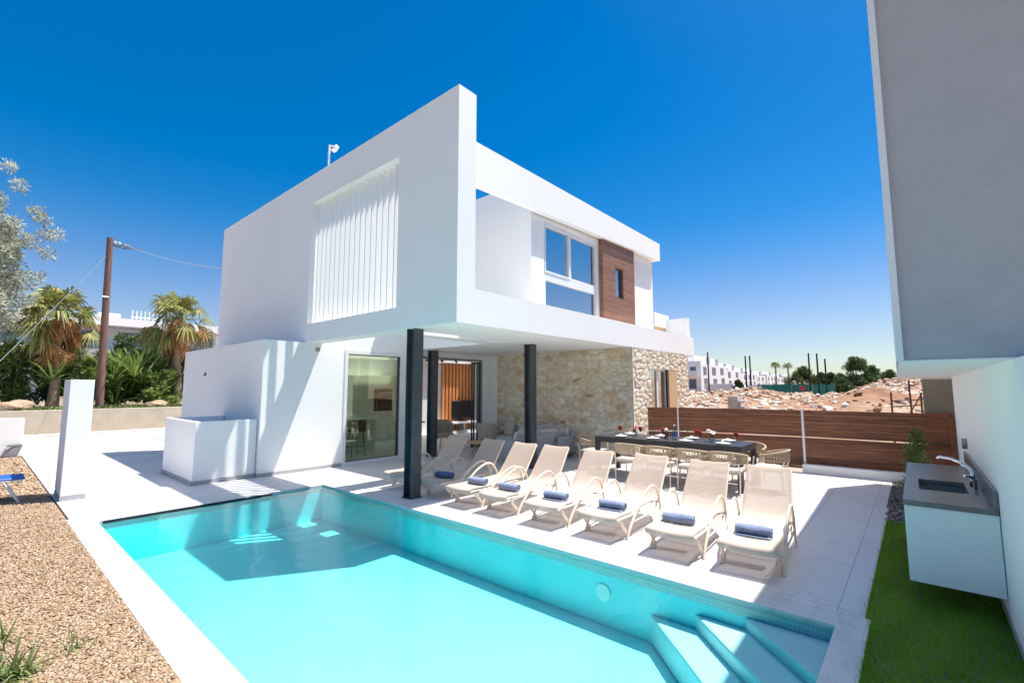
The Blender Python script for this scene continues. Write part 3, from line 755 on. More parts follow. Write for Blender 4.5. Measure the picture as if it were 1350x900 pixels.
tx = [(.42,.0,4),(.30,.0,10),(.38,.0,6),(.36,.02,3),(.36,.02,4),(.36,.0,3),(.36,.03,6),(.38,.0,1)]
towlab = ['light rolled towel glimpsed on the lounger behind the front column','dark navy rolled towel on the fully shaded lounger',
 'pale blue rolled towel on the first sunlit lounger','blue rolled towel on the fourth lounger along the pool',
 'blue rolled towel with loose edge on the lounger before the table left end','blue rolled towel on the lounger before the second dining chair',
 'plump blue rolled towel on the lounger next to the last one','blue rolled towel with flat folded flap on the last lounger by the lawn']
def make_towel(seed, flap):
    g = random.Random(seed); m = MB(); n = 22; L = .17; prof = []
    # a spiral roll with a soft, uneven surface
    vs = []; NX = 15
    for i in range(NX):
        u = -L + 2*L*i/(NX-1)
        rr = .058*(1 - .10*abs(u/L)**6) + .0025*math.sin(i*1.7+seed)
        for k in range(n):
            a = 2*PI*k/n; r = rr*(1+.025*math.sin(3*a+i*.5+seed)+.015*g.uniform(-1,1))
            vs.append((r*math.cos(a)*1.06, u+.004*math.sin(a*2+seed), .055+r*.93*math.sin(a)))
    fs = [(i*n+k,i*n+(k+1)%n,(i+1)*n+(k+1)%n,(i+1)*n+k) for i in range(NX-1) for k in range(n)]
    m.add(vs, fs, True)
    for e in (0, NX-1):
        sx = -1 if e == 0 else 1
        sp = [(vs[e*n][0]*0+(.052-.0017*j)*math.cos(j*.42), sx*(L-.004+.003*(j%2)), .055+(.050-.0017*j)*math.sin(j*.42)) for j in range(28)]
        m.add([(0,sx*(L-.02),.055)]+[vs[e*n+k] for k in range(n)], [(0,1+k,1+(k+1)%n) for k in range(n)], True)
        m.tube(sp, .0042, 5)
    if flap:
        m.rbox(-.05,.0,.012,.12,2*L*.96,.02,.009); m.rbox(-.085,.01,.014,.05,2*L*.9,.016,.007)
    return m
for i,(x,y,a,lab) in enumerate(LX):
    o = L0 if i == 0 else dup(L0, (0,0,0))
    o.location = (x,y,.001); o.rotation_euler = (0,0,R(a)); o['label'] = lab
    dx, dy, ta_ = tx[i]
    m = make_towel(i, i in (4,5,7))
    t = m.build('towel', 'towel_navy' if i == 1 else 'towel_blue')
    tag(t, towlab[i], 'towel', 'rolled towels laid on the sun loungers')
    ca, sa = math.cos(R(a)), math.sin(R(a))
    t.location = (x+dx*ca-dy*sa, y+dx*sa+dy*ca, .276); t.rotation_euler = (0,0,R(a+ta_))

# ------------------------------------------------------------------ dining table, chairs, settings
T = thing('dining_table', 'long black outdoor dining table set for a meal beside the wooden fence', 'dining table', (9.25,3.79,0))
m = MB(); m.box(-.49,.49,-1.45,1.45,.745,.785); m.build('tabletop', 'table_black', T, bevel=.004)
m = MB(); m.panel('z', -.485,.485,-1.445,1.445,.67,.745, holes=[(-.455,.455,-1.415,1.415)]); m.build('apron', 'table_black', T)
for sx in (-1,1):
    for sy in (-1,1):
        m = MB(); m.box(sx*.445-.045,sx*.445+.045,sy*1.405-.045,sy*1.405+.045,0,.67); m.build('leg', 'table_black', T, bevel=.003)
def make_chair():
    t = thing('dining_chair', 'x', 'chair', group='rope dining chairs around the black table')
    w, d = .27, .26
    m = MB(); m.rbox(.02,0,.41,.48,.46,.06,.028); m.build('seat_cushion', 'cushion_cream', t)
    m = MB(); m.tube([(.25,-.23,.37),(.25,.23,.37),(-.2,.23,.37),(-.2,-.23,.37)], .013, 6, closed=True); m.build('seat_frame', 'rope', t)
    for sx, sy in ((1,1),(1,-1),(-1,1),(-1,-1)):
        m = MB()
        if sx > 0: m.tube(arc([(.24,sy*.235,0),(.235,sy*.24,.37),(.20,sy*.27,.60)]), .013, 8)
        else: m.tube(arc([(-.23,sy*.215,0),(-.21,sy*.225,.37),(-.255,sy*.215,.55)]), .013, 8)
        m.build('leg', 'lounger_frame', t)
    def loop(z0, z1, k):
        out = []
        for i in range(25):
            u = -1+2*i/24; a = u*R(118)
            out.append((-.02-.285*math.cos(a)*k, .31*math.sin(a)*k, z0+(z1-z0)*(.5+.5*math.cos(a))))
        return out
    up, lo = loop(.60,.725,1.0), loop(.56,.535,.93)
    m = MB(); m.tube(up, .017, 8); m.tube(lo, .011, 6); m.build('back_rail', 'rope', t)
    m = MB()
    for i in range(24):
        for q in (.25,.75):
            a = Vector(up[i]).lerp(Vector(up[i+1]), q); b = Vector(lo[i]).lerp(Vector(lo[i+1]), q)
            m.tube([a, a.lerp(b,.5)+Vector((-.006 if q<.5 else .006,0,0)), b], .0075, 5, cap=False)
    m.build('woven_back', 'rope', t)
    return t
C0 = make_chair(); first = True
chs = [(8.60,4.33,0,'rope dining chair with back to the pool, nearest the grey sofa'),
 (8.60,3.69,2,'rope dining chair with back to the pool, second from the sofa'),
 (8.58,3.09,-2,'rope dining chair with back to the pool, third from the sofa'),
 (8.60,2.52,3,'rope dining chair with back to the pool, nearest the table corner by the last lounger'),
 (9.30,2.02,90,'rope dining chair at the table head facing away from the lawn'),
 (9.22,5.56,-90,'rope dining chair at the table head beside the grey sofa'),
 (9.95,4.4,180,'rope dining chair on the fence side, mostly hidden, nearest the stone wall'),
 (9.95,3.75,180,'rope dining chair on the fence side, hidden behind the bottle'),
 (9.95,3.1,180,'rope dining chair on the fence side behind the white flower vase'),
 (9.95,2.55,180,'rope dining chair on the fence side, nearest the free table corner')]
for i,(x,y,a,lab) in enumerate(chs):
    o = C0 if i == 0 else dup(C0,(0,0,0))
    o.location = (x,y,.001); o.rotation_euler = (0,0,R(a)); o['label'] = lab
TZ = .786
def plate(x,y,lab):
    m = MB(); m.lathe([(0,.004),(.07,.004),(.085,.010),(.128,.020),(.130,.024),(.088,.016),(.07,.010),(0,.010)], n=24)
    o = tag(m.build('plate','ceramic'), lab, 'plate', 'white plates on the black table'); o.location = (x,y,TZ)
def napkin(x,y,rot,lab):
    m = MB(); g = random.Random(int(x*1000+y*77)); vs=[]; n=9
    for i in range(n):
        for j in range(n):
            u,v = i/(n-1)-.5, j/(n-1)-.5
            rr = math.hypot(u,v); vs.append((u*.17,v*.15,.012+.05*max(0,1-2.1*rr)**1.0*(.7+.3*math.sin(9*math.atan2(v,u)))+.004*g.random()))
    m.add(vs,[(i*n+j,(i+1)*n+j,(i+1)*n+j+1,i*n+j+1) for i in range(n-1) for j in range(n-1)],True)
    o = tag(m.build('napkin','linen'), lab, 'napkin', 'folded white napkins on the plates'); o.location=(x,y,TZ+.006); o.rotation_euler=(0,0,rot)
def goblet(x,y,lab):
    t = thing('wine_glass', lab, 'wine glass', (x,y,TZ), group='red goblets on the black table')
    m = MB(); m.lathe([(0,.002),(.034,.002),(.034,.005),(.006,.010),(.005,.075),(.012,.085)]); m.build('stem','glass_pink',t)
    m = MB(); m.lathe([(.005,.083),(.03,.10),(.041,.13),(.040,.165),(.034,.195),(.031,.195),(.037,.165),(.038,.13),(.0,.09)]); m.build('bowl','wine_red',t)
ys = [4.75,4.05,3.40,2.72]
near = ['nearest the sofa','second from the sofa','third from the sofa','nearest the free table corner']
for k,yy in enumerate(ys):
    plate(8.97,yy-.02,'white plate on the pool side of the table, '+near[k])
    napkin(8.97,yy-.02,.2*k,'white napkin on the pool side plate '+near[k])
    plate(9.52,yy+.05,'white plate on the fence side of the table, '+near[k])
    napkin(9.52,yy+.05,.3*k+.4,'white napkin on the fence side plate '+near[k])
for k,(x,y,lab) in enumerate([(9.35,4.95,'red goblet at the sofa end of the table'),(9.28,4.58,'red goblet just left of the pink flowers'),
   (9.40,4.50,'red goblet just behind the pink flowers'),(9.33,3.98,'red goblet left of the pink glass, taller looking one of a pair'),
   (9.23,3.90,'red goblet of the middle pair, closer to the pink glass'),(9.42,3.33,'red goblet right of the bottle, farther one of a pair'),
   (9.28,3.22,'red goblet right of the bottle, nearer one of a pair'),(9.40,2.60,'red goblet alone between white vase and table end')]):
    goblet(x,y,lab)
def vase(x,y,lab,cat,petal,n):
    t = thing('flower_vase', lab, 'vase', (x,y,TZ)); g = random.Random(n)
    m = MB(); m.lathe([(0,.002),(.03,.002),(.036,.03),(.028,.07),(.034,.10),(.030,.10),(.025,.07),(.032,.03),(0,.006)]); m.build('vase_body','glass_clear',t)
    st = MB(); pe_ = MB()
    for k in range(n):
        a = 2*PI*k/n+g.random(); r = .075*math.sqrt(g.random()); h = .15+.07*g.random(); p = Vector((r*math.cos(a),r*math.sin(a),h))
        st.tube([(0,0,.03),(p.x*.4,p.y*.4,.10),p], .0025, 4, cap=False)
        for q in range(7):
            b = 2*PI*q/7+g.random(); c = p+Vector((.016*math.cos(b),.016*math.sin(b),g.uniform(-.004,.012)))
            pe_.rbox(c.x,c.y,c.z,.024,.020,.010,.004,Matrix.Rotation(b,4,'Z')@Matrix.Rotation(R(g.uniform(-50,50)),4,'Y'),1)
    st.build('stems','stem_green',t); pe_.build('blossoms',petal,t)
vase(9.20,2.98,'small vase of white flowers on the black table','vase','petal_white',14)
vase(9.18,4.50,'small vase of pink flowers on the black table','vase','petal_pink',9)
bo = thing('water_bottle','clear bottle with blue label standing mid table','bottle',(9.18,3.68,TZ))
m = MB(); m.lathe([(0,.002),(.036,.002),(.038,.02),(.038,.17),(.030,.21),(.014,.245),(.013,.27)]); m.build('bottle_body','glass_blue',bo)
m = MB(); m.lathe([(.0385,.06),(.0385,.13)]); m.build('bottle_label','sunbed_blue',bo)
m = MB(); m.lathe([(.015,.262),(.015,.285),(0,.286)]); m.build('cap','white_paint',bo)
t = thing('drinking_glass','tall pink glass with white froth beside the bottle','glass',(9.12,3.82,TZ))
m = MB(); m.lathe([(0,.002),(.03,.002),(.036,.15),(.033,.15),(.028,.008),(0,.008)]); m.build('tumbler','glass_pink',t)
m = MB(); m.lathe([(0,.215),(.02,.21),(.034,.185),(.034,.155),(.0,.15)]); m.build('froth','petal_white',t)

# ------------------------------------------------------------------ wooden boundary fence
F = thing('boundary_fence','dark brown wooden board fence with slim white posts behind the table','fence',(12.0,2,0))
def fpart(mb,name,m,**k):
    o = mb.build(name,m,F,**k); o.matrix_parent_inverse = Matrix.Translation((-12.0,-2,0)); return o
FP = [(11.22,5.18),(11.62,4.55),(12.02,1.93),(12.08,-.46)]
for a,b in zip(FP[:-1],FP[1:]):
    a,b = Vector((*a,0)),Vector((*b,0)); d = (b-a); L = d.length; ang = math.atan2(d.y,d.x)
    m = MB(); z = .10; k = 0
    while z < 1.28:
        hgt = .155
        if k == 4: z += .022
        m.box(.02,L-.02,-.014,.014,z,min(z+hgt-.003,1.31)); z += hgt; k += 1
    o = fpart(m,'board_panel','fence_board'); o.location = a; o.rotation_euler = (0,0,ang)
for k,p in enumerate(FP[1:3]):
    m = MB(); m.box(p[0]-.022,p[0]+.022,p[1]-.022,p[1]+.022,0,1.325); fpart(m,'fence_post','alu_white')
m = MB(); m.box(FP[3][0]-.03,FP[3][0]+.03,FP[3][1]-.03,FP[3][1]+.03,0,1.325); fpart(m,'fence_post','fence_board')
q = MB(); q.panel('x', -.43,1.95,-.05,.17,11.78,11.96); struct(q.build('plinth_kerb','white_render',bevel=.01))

# ------------------------------------------------------------------ outdoor sofa group
def sofa(name, lab, L, loc, rz, mats=('rattan_grey','fabric_grey'), n=2, d=.78, h=.66):
    t = thing(name, lab, 'sofa' if n>1 else 'armchair', loc, rz)
    m = MB(); m.rbox(0,-d/2+.05,h/2+.06,L,.07,h-.12,.03); m.build('backrest',mats[0],t)
    for s in (-1,1):
        m = MB(); m.rbox(s*(L/2-.035),.0,.33,.07,d-.04,.46,.03); m.build('armrest',mats[0],t)
    m = MB(); m.rbox(0,.02,.22,L-.14,d-.12,.16,.02); m.build('base',mats[0],t)
    for k in range(n):
        w = (L-.16)/n
        m = MB(); m.rbox(-L/2+.08+w*(k+.5),.04,.37,w-.01,d-.18,.14,.05); m.build('seat_cushion',mats[1],t)
        m = MB(); m.rbox(-L/2+.08+w*(k+.5),-d/2+.17,.58,w-.03,.14,.36,.06,Matrix.Rotation(R(8),4,'X')); m.build('back_cushion',mats[1],t)
    for sx in (-1,1):
        for sy in (-1,1):
            m = MB(); m.tube([(sx*(L/2-.06),sy*(d/2-.07),.15),(sx*(L/2-.05),sy*(d/2-.06),0)],.018,8); m.build('leg','alu_grey',t)
    return t
sofa('garden_sofa','grey woven sofa with its back to the dining table',1.75,(9.35,7.45,.001),R(-6))
sofa('garden_sofa','grey woven sofa section standing along the stone wall',2.4,(10.16,8.1,.001),R(90),n=3,h=.68)
def tub(name, lab, loc, rz, grp):
    t = thing(name, lab, 'armchair', loc, rz, grp)
    m = MB()
    for k in range(13):
        a = R(-105+210*k/12)
        vs=[]
    prof=[]; n=17; vs=[]
    for (z,sc) in ((.25,.86),(.45,.95),(.66,1.03),(.80,1.06),(.805,1.0),(.66,.95),(.45,.87),(.25,.80)):
        for k in range(n):
            a = R(-108+216*k/(n-1)); drop = .16*max(0,(abs(a)-R(55))/R(53)) if z>.6 else 0
            vs.append((.29*sc*math.sin(a), -.27*sc*math.cos(a), z-drop))
    m.add(vs,[(i*n+k,i*n+k+1,(i+1)*n+k+1,(i+1)*n+k) for i in range(7) for k in range(n-1)]+[(7*n+k,7*n+k+1,k+1,k) for k in range(n-1)]+[tuple(i*n for i in range(8)),tuple(i*n+n-1 for i in range(8))],True)
    m.build('shell','rattan_beige',t)
    m = MB(); m.rbox(0,.03,.36,.46,.48,.14,.05); m.build('seat_cushion','fabric_taupe',t)
    for sx in (-1,1):
        for sy in (-1,1):
            m = MB(); m.tube([(sx*.20,sy*.20,.28),(sx*.24,sy*.24,0)],.014,8); m.build('leg','alu_grey',t)
    return t
W0 = tub('wicker_armchair','beige wicker tub chair in the open doorway before the television',(9.55,11.0,.013),R(165),'beige wicker tub chairs')
dup(W0,(9.75,9.35,.001),R(-70),'beige wicker tub chair in the corner by the stone wall')
for k,(x,y,z,a,lab,mm) in enumerate([(9.05,7.45,.60,10,'grey cushion propped in the corner of the near grey sofa','fabric_grey'),(10.2,8.9,.62,80,'taupe cushion on the wall side sofa near the wicker chair','fabric_taupe'),(10.2,7.5,.62,95,'taupe cushion on the wall side sofa nearest the dining table','fabric_taupe')]):
    m = MB(); m.rbox(0,0,0,.42,.13,.40,.06,Matrix.Rotation(R(14),4,'X'),3); o = tag(m.build('cushion',mm),lab,'cushion'); o.location=(x,y,z); o.rotation_euler=(0,0,R(a))
ct = thing('coffee_table','small round wooden coffee table between lounger backs and grey sofa','coffee table',(8.9,8.75,0))
m = MB(); m.lathe([(0,.36),(.36,.36),(.37,.375),(.36,.39),(0,.39)],n=28); m.build('tabletop','timber_light',ct)
for k in range(3):
    a=2*PI*k/3+.4; m=MB(); m.tube([(.15*math.cos(a),.15*math.sin(a),.36),(.28*math.cos(a),.28*math.sin(a),0)],.018,8); m.build('leg','timber_light',ct)

# ------------------------------------------------------------------ room behind the glass
tw = thing('slatted_feature_wall','warm timber slat screen behind the television','slat wall',(12.4,14.45,0))
for k in range(11):
    m = MB(); m.box(.0+.187*k,.105+.187*k,-.05,.045,.02,2.78); m.build('slat','timber_warm',tw)
tv = thing('television','wide flat black television before the timber slats','television',(13.35,14.2,0))
m = MB(); m.rbox(0,0,.92,1.25,.05,.72,.012); m.build('casing','black_metal',tv)
m = MB(); m.box(-.605,.605,-.028,-.0255,.58,1.26); m.build('screen','tv_black',tv)
m = MB(); m.box(-.2,.2,-.1,.1,.456,.47); m.box(-.04,.04,-.02,.02,.47,.6); m.build('stand','black_metal',tv)
cs = thing('media_console','low stone faced media console under the television','console',(13.2,14.15,.013))
m = MB(); m.box(-.95,.95,-.22,.22,.36,.44); m.build('top','white_paint',cs)
m = MB(); m.box(-.9,.9,-.2,.2,.0,.08); m.box(-.9,-.84,-.2,.2,.08,.36); m.box(.84,.9,-.2,.2,.08,.36); m.box(-.03,.03,-.2,.2,.08,.36); m.build('carcass','blockwork',cs)
tr = thing('track_light','black ceiling track light with three small spots inside the living room','track light',(9.3,11.2,2.78))
m = MB(); m.box(-1.4,1.4,-.02,.02,-.03,.015); m.build('track','black_metal',tr)
for x in (-.35,.25,.85):
    m = MB(); m.tube([(x,0,-.03),(x,0,-.07)],.01,6); m.tube([(x,0,-.06),(x+.03,-.05,-.18)],.035,10); m.build('spot','black_metal',tr)
dt = thing('indoor_table','round dark indoor dining table behind the second column','dining table',(8.9,11.9,.013))
m = MB(); m.lathe([(0,.72),(.5,.72),(.5,.75),(0,.75)],n=28); m.build('tabletop','timber_light',dt)
m = MB(); m.lathe([(.3,0),(.3,.02),(.05,.05),(.05,.72)]); m.build('pedestal','black_metal',dt)
m = MB(); m.lathe([(0,.0),(.06,.0),(.1,.05),(.09,.05),(.05,.01)]); o = tag(m.build('bowl','ceramic'),'small pale bowl on the round indoor table','bowl'); o.location=(8.9,11.8,.763)
ki = thing('kitchen_island','pale green kitchen island seen through the fixed glass','kitchen island',(6.6,12.2,.013))
m = MB(); m.box(-1.1,1.1,-.35,.35,0,.88); m.build('cabinet','kitchen_green',ki)
m = MB(); m.box(-1.2,1.2,-.45,.42,.88,.92); m.build('worktop','ceramic',ki)
ws = thing('bar_stool','dark bar stool with low back at the kitchen island','bar stool',(6.75,11.35,.013))
m = MB(); m.rbox(0,0,.66,.40,.38,.06,.025); m.build('seat','bar_stool_dark',ws)
m = MB(); m.rbox(0,-.19,.80,.40,.05,.28,.022); m.build('backrest','bar_stool_dark',ws)
for sx in (-1,1):
    for sy in (-1,1):
        m = MB(); m.tube([(sx*.15,sy*.15,.64),(sx*.21,sy*.21,0)],.012,6); m.build('leg','black_metal',ws)
m = MB(); m.tube([(-.19,-.19,.25),(.19,-.19,.25),(.19,.19,.25),(-.19,.19,.25)],.009,6,closed=True); m.build('footrest','black_metal',ws)
dup(ws,(6.05,11.35,.013),0.15,'dark bar stool with low back, closest to the white door frame'); ws['label']='dark bar stool standing in the middle of the fixed glass'
for o in (ws,): o['group']='bar stools at the kitchen island'
for o in S.objects:
    if o.name.startswith('bar_stool'): o['group']='bar stools at the kitchen island'
kc = thing('wall_cupboard','pale kitchen wall cupboards with a built in oven at the back','kitchen cabinet',(9.25,14.2,.013))
m = MB(); m.box(-1.1,.9,-.3,.28,0,2.2); m.build('carcass','kitchen_green',kc,bevel=.006)
m = MB(); m.box(-.3,.4,-.33,-.302,1.0,1.75); ov = m.build('oven','tv_black',kc)
m = MB(); m.tube([(-.22,-.36,1.62),(.32,-.36,1.62)],.012,8); m.build('handle','steel_inox',ov)
pn = thing('wall_picture','narrow framed brown picture on the white living room wall','picture',(10.6,14.47,0))
m = MB(); m.box(-.2,.2,-.03,.0,1.1,2.0); m.build('frame','timber_warm',pn)
m = MB(); m.box(-.16,.16,-.034,-.031,1.14,1.96); m.build('canvas','fabric_taupe',pn)

# ------------------------------------------------------------------ outdoor sink on the neighbour's wall
K = thing('outdoor_sink_unit','floating white sink unit with grey stone worktop on the neighbour wall','sink unit',(5.25,-.43,0))
m = MB(); m.panel('z', -.0,2.62,.005,.575,.815,.86, holes=[(.62,1.28,.13,.47)]); m.build('worktop','counter_stone',K,bevel=.003)
m = MB(); m.panel('z', .01,2.61,.005,.57,.20,.814, holes=[(.55,1.35,.08,.52)]); m.build('cabinet','white_render',K,bevel=.004)
m = MB(); m.panel('z', .61,1.29,.12,.48,.62,.812, holes=[(.625,1.275,.135,.465)]); m.box(.61,1.29,.12,.48,.61,.62); sk = m.build('basin','steel_inox',K)
m = MB(); m.tube([(.95,.3,.621),(.95,.3,.624)],.03,14); m.build('drain','black_metal',sk)
m = MB(); m.box(0,3.05,.004,.026,.861,1.0); m.build('backsplash','counter_stone',K,bevel=.002)
m = MB(); m.tube([(1.02,.075,.86),(1.02,.075,.94)],.026,12); m.tube([(1.02,.075,.90),(1.02,.075,.99),(1.04,.09,1.035),(1.08,.14,1.075),(1.15,.21,1.10),(1.24,.29,1.105),(1.26,.305,1.085)],[.017,.016,.0155,.015,.015,.016,.016],10)
tp = m.build('tap','chrome',K)
m = MB(); m.tube([(1.02,.075,.945),(.94,.10,.975),(.87,.14,.985)],[.016,.012,.010],8); m.build('handle','chrome',tp)
m = MB(); m.tube([(2.75,.002,1.12),(2.75,.045,1.12)],.065,18); tag(m.build('wall_socket','alu_grey'),'round grey socket on the neighbour wall behind the tap','socket').location=(5.25,-.43,0)
# ------------------------------------------------------------------ plants
def leafcloud(name, m, centers, radii, n, L, Wd, parent, up=.3, tone_h=None, flat=1.0):
    """many small leaves scattered in ellipsoidal clumps"""
    centers = np.array(centers,float); radii = np.array(radii,float)
    if radii.ndim == 1: radii = np.repeat(radii[:,None],3,1)
    wgt = radii.prod(1)**(2/3); k = rng.choice(len(centers), n, p=wgt/wgt.sum())
    d = rdir(n); r = rng.random(n)**.45
    P = centers[k] + d*radii[k]*r[:,None]
    D = rdir(n)+d*.8; D[:,2] += up; N = rdir(n)
    v,f = leaf_quads(P, D, N, rng.uniform(.6,1.3,n)*L, rng.uniform(.7,1.2,n)*Wd)
    ct = rng.uniform(.15,.85,len(centers))
    tone = np.repeat((ct[k]*.6+rng.random(n)*.45).clip(0,1),4)
    return np_mesh(name, v, f, m, tone, parent)
def trunk_limbs(name, m, base, limbs, r0, parent):
    mb = MB()
    for l in limbs:
        pts = arc(l,4); n = len(pts); mb.tube(pts,[max(.006,r0*(1-.8*i/(n-1))*(1 if l is limbs[0] else .55)) for i in range(n)],7)
    return mb.build(name, m, parent)
# olive tree at the left edge
ol = thing('olive_tree','silvery olive tree at the left edge reaching over the gravel','olive tree',(-.9,13.2,0))
g = np.random.default_rng(11)
cl = []; rd = []
for k in range(170):
    d = g.normal(size=3); d /= np.linalg.norm(d); rr = g.uniform(.35,1.0)**.6
    c = np.array([.55,0,4.2])+d*rr*np.array([1.0,1.2,1.6])
    if c[2]<2.5: c[2]=2.5+g.random()*.5
    cl.append(c); rd.append(g.uniform(.10,.28))
for p in ((1.82,.1,4.95),(1.66,.0,4.88),(1.5,.1,5.35),(1.25,.2,5.85),(1.05,.1,6.15),(1.7,-.1,4.5),(1.6,.0,4.0),(1.6,-.1,5.15),(1.5,.1,3.5)): cl.append(p); rd.append(.13)
leafcloud('crown','leaf_olive',cl,rd,42000,.085,.026,ol,.2)
trunk_limbs('trunk','trunk_bark',None,[[(0,0,-.02),(.05,.05,1.2),(-.05,0,2.6),(0,.1,4.6)],[(0,0,1.6),(.4,.2,2.8),(.9,.1,4.4),(1.4,.1,4.75)],[(0,0,1.8),(-.6,-.1,3.0),(-.9,-.2,4.6)],[(0,.05,2.6),(.5,.1,4.2),(.8,.1,5.7)],[(0,.05,2.6),(.5,-.3,3.4),(1.0,-.1,3.9)]],.16,ol)

def fan_leaf(C, D, U, size, nb, droop, dead, out):
    """a fan palm leaf: blades radiating from C in the plane of D and its side, folded and drooping"""
    D = D/np.linalg.norm(D); Sd = np.cross(D,U); Sd /= np.linalg.norm(Sd)+1e-9; Nn = np.cross(Sd,D)
    for b in range(nb):
        a = (-1+2*b/(nb-1))*(1.75 if not dead else 1.0); a += rng.normal()*.05
        dr = D*math.cos(a)+Sd*math.sin(a)
        L = size*(1-.25*abs(a)/1.75)*rng.uniform(.85,1.1); w = size*.075
        wd = np.cross(dr,Nn); wd /= np.linalg.norm(wd)+1e-9
        p1 = C+dr*L*.55+Nn*(.02*size*(b%2)); p2 = C+dr*L; p2 = p2+np.array([0,0,-1.])*droop*L*rng.uniform(.6,1.3)
        out.append([C-wd*w*.12, C+wd*w*.12, p1+wd*w*.6, p1-wd*w*.6]); out.append([p1-wd*w*.6, p1+wd*w*.6, p2+wd*w*.08, p2-wd*w*.08])
def palm(lab, loc, H, cr, seed, skirt):
    t = thing('fan_palm', lab, 'palm tree', loc, 0, 'fan palms behind the retaining wall'); g = np.random.default_rng(seed)
    mb = MB(); pts = [(0.05*math.sin(z*2),.03*math.cos(z*3),z) for z in np.linspace(-.05,H,9)]
    mb.tube(pts,[.24,.20,.185,.18,.18,.18,.19,.20,.17],12); mb.build('trunk','trunk_palm',t)
    green=[]; dead=[]; st = MB()
    def leaf(az, el, L, size, nb, droop, dead_, dst, dip):
        d = np.array([math.cos(az)*math.cos(el),math.sin(az)*math.cos(el),math.sin(el)]); root = np.array([0,0,H-.1])
        C = root+d*L; C[2] -= dip
        st.tube([tuple(root),tuple(root+d*L*.6),tuple(C)],.014,4,cap=False)
        fan_leaf(C, d+np.array([0,0,-dip*1.6-.25*math.cos(el)]), np.array([0,0,1.])+g.normal(size=3)*.55, size, nb, droop, dead_, dst)
    for k in range(36):                                             # living fans, ragged and unequal
        leaf(g.uniform(0,2*PI), R(g.uniform(0,88)), cr*g.uniform(.26,.60), cr*g.uniform(.34,.52), 17, g.uniform(.25,.7), False, green, 0)
    for k in range(15):                                             # ageing fans bent outward and down
        leaf(g.uniform(0,2*PI), R(g.uniform(-25,10)), cr*g.uniform(.45,.72), cr*g.uniform(.40,.52), 15, .5, k%2==0, dead if k%5<2 else green, cr*g.uniform(.12,.40))
    for k in range(skirt):                                          # dead fans hanging against the trunk
        az = g.uniform(0,2*PI); z0 = H-.15-g.random()**1.3*H*.40; rr = g.uniform(.14,.42)*(1 if k%3 else 1.5)
        d = np.array([math.cos(az)*.22,math.sin(az)*.22,-1]); C = np.array([math.cos(az)*rr,math.sin(az)*rr,z0])
        fan_leaf(C,d,np.array([math.cos(az),math.sin(az),.2])+g.normal(size=3)*.25,cr*g.uniform(.36,.58),12,.05,True,dead)
    st.build('leaf_stalks','stem_olive',t)
    def q(name,m,arr,tn):
        v = np.array(arr).reshape(-1,3); n=len(arr); leafid = rng.random(n//2+1).repeat(2)[:n]
        np_mesh(name,v,np.arange(n*4).reshape(-1,4),m,np.repeat((leafid*.75+rng.random(n)*.25),4),t)
    q('crown','palm_green',green,0); q('dead_skirt','palm_dead',dead,0)
palm('fan palm with a long brown skirt, just left of the wooden pole',(2.35,28.6,.9),4.15,1.75,3,46)
palm('fan palm with a short skirt between the pole and the house',(6.85,28.6,.9),4.55,1.75,9,26)

def strap_bush(lab, loc, n, L, m='leaf_shrub', cat='shrub', name='strap_leaf_shrub', grp='shrubs on the bank behind the retaining wall', width=.05):
    """rosettes of long arching leaves"""
    t = thing(name, lab, cat, loc, 0, grp); out=[]; tone=[]
    for k in range(n):
        c = np.array([rng.normal()*.35*L, rng.normal()*.25*L, max(0,rng.random()*L*.9)]); tn = rng.random()
        for j in range(22):
            az = rng.uniform(0,2*PI); el = R(rng.uniform(10,80)); d = np.array([math.cos(az)*math.cos(el),math.sin(az)*math.cos(el),math.sin(el)])
            l = L*rng.uniform(.45,.8); s = np.array([-math.sin(az),math.cos(az),0])*width*rng.uniform(.7,1.3)
            p1 = c+d*l*.55; p2 = c+d*l; p2[2] -= l*.22*math.cos(el)
            out.append([c-s*.3,c+s*.3,p1+s,p1-s]); out.append([p1-s,p1+s,p2+s*.05,p2-s*.05]); tt = min(1,tn*.6+rng.random()*.45); tone += [tt]*8
    np_mesh('leaves',np.array(out).reshape(-1,3),np.arange(len(out)*4).reshape(-1,4),m,tone,t)
    return t
def broad_bush(lab, loc, r, h, n, L, m='leaf_shrub', grp='shrubs on the bank behind the retaining wall', name='leafy_shrub'):
    t = thing(name, lab, 'shrub', loc, 0, grp); g=np.random.default_rng(int(abs(loc[0])*100)+5)
    cl=[]; rd=[]
    for k in range(26):
        a=g.uniform(0,2*PI); q=math.sqrt(g.random()); z=g.uniform(.12,.95)
        cl.append((r*q*math.cos(a)*(1-.35*z),r*q*math.sin(a)*.8*(1-.35*z),h*z)); rd.append(g.uniform(.16,.30)*min(r,h))
    leafcloud('leaves',m,cl,rd,n,L,L*.42,t,.3)
    mb=MB()
    for k in range(6):
        a=2*PI*k/6; mb.tube([(0,0,-.02),(r*.3*math.cos(a),r*.3*math.sin(a),h*.4),(r*.6*math.cos(a),r*.5*math.sin(a),h*.8)],[.03,.02,.01],5)
    mb.build('stems','trunk_bark',t)
bank_z = .9
q = MB(); q.box(-40,60,26.25,62,-.3,bank_z); struct(q.build('planted_bank','soil_bed'))
broad_bush('rounded dense shrub at the left picture edge behind the low wall',(-.4,28.6,bank_z),1.3,2.9,6500,.17)
broad_bush('dense mid green shrub left of the skirted palm',(1.0,29.2,bank_z),1.2,2.8,6000,.17)
strap_bush('strap leaved shrub behind the trunk of the skirted palm',(3.0,29.4,bank_z),20,2.0)
broad_bush('bright green shrub between the skirted palm and the pole',(3.6,28.4,bank_z),.95,2.2,4600,.16)
strap_bush('tall strap leaved shrub right of the wooden pole',(4.6,28.9,bank_z),22,2.0)
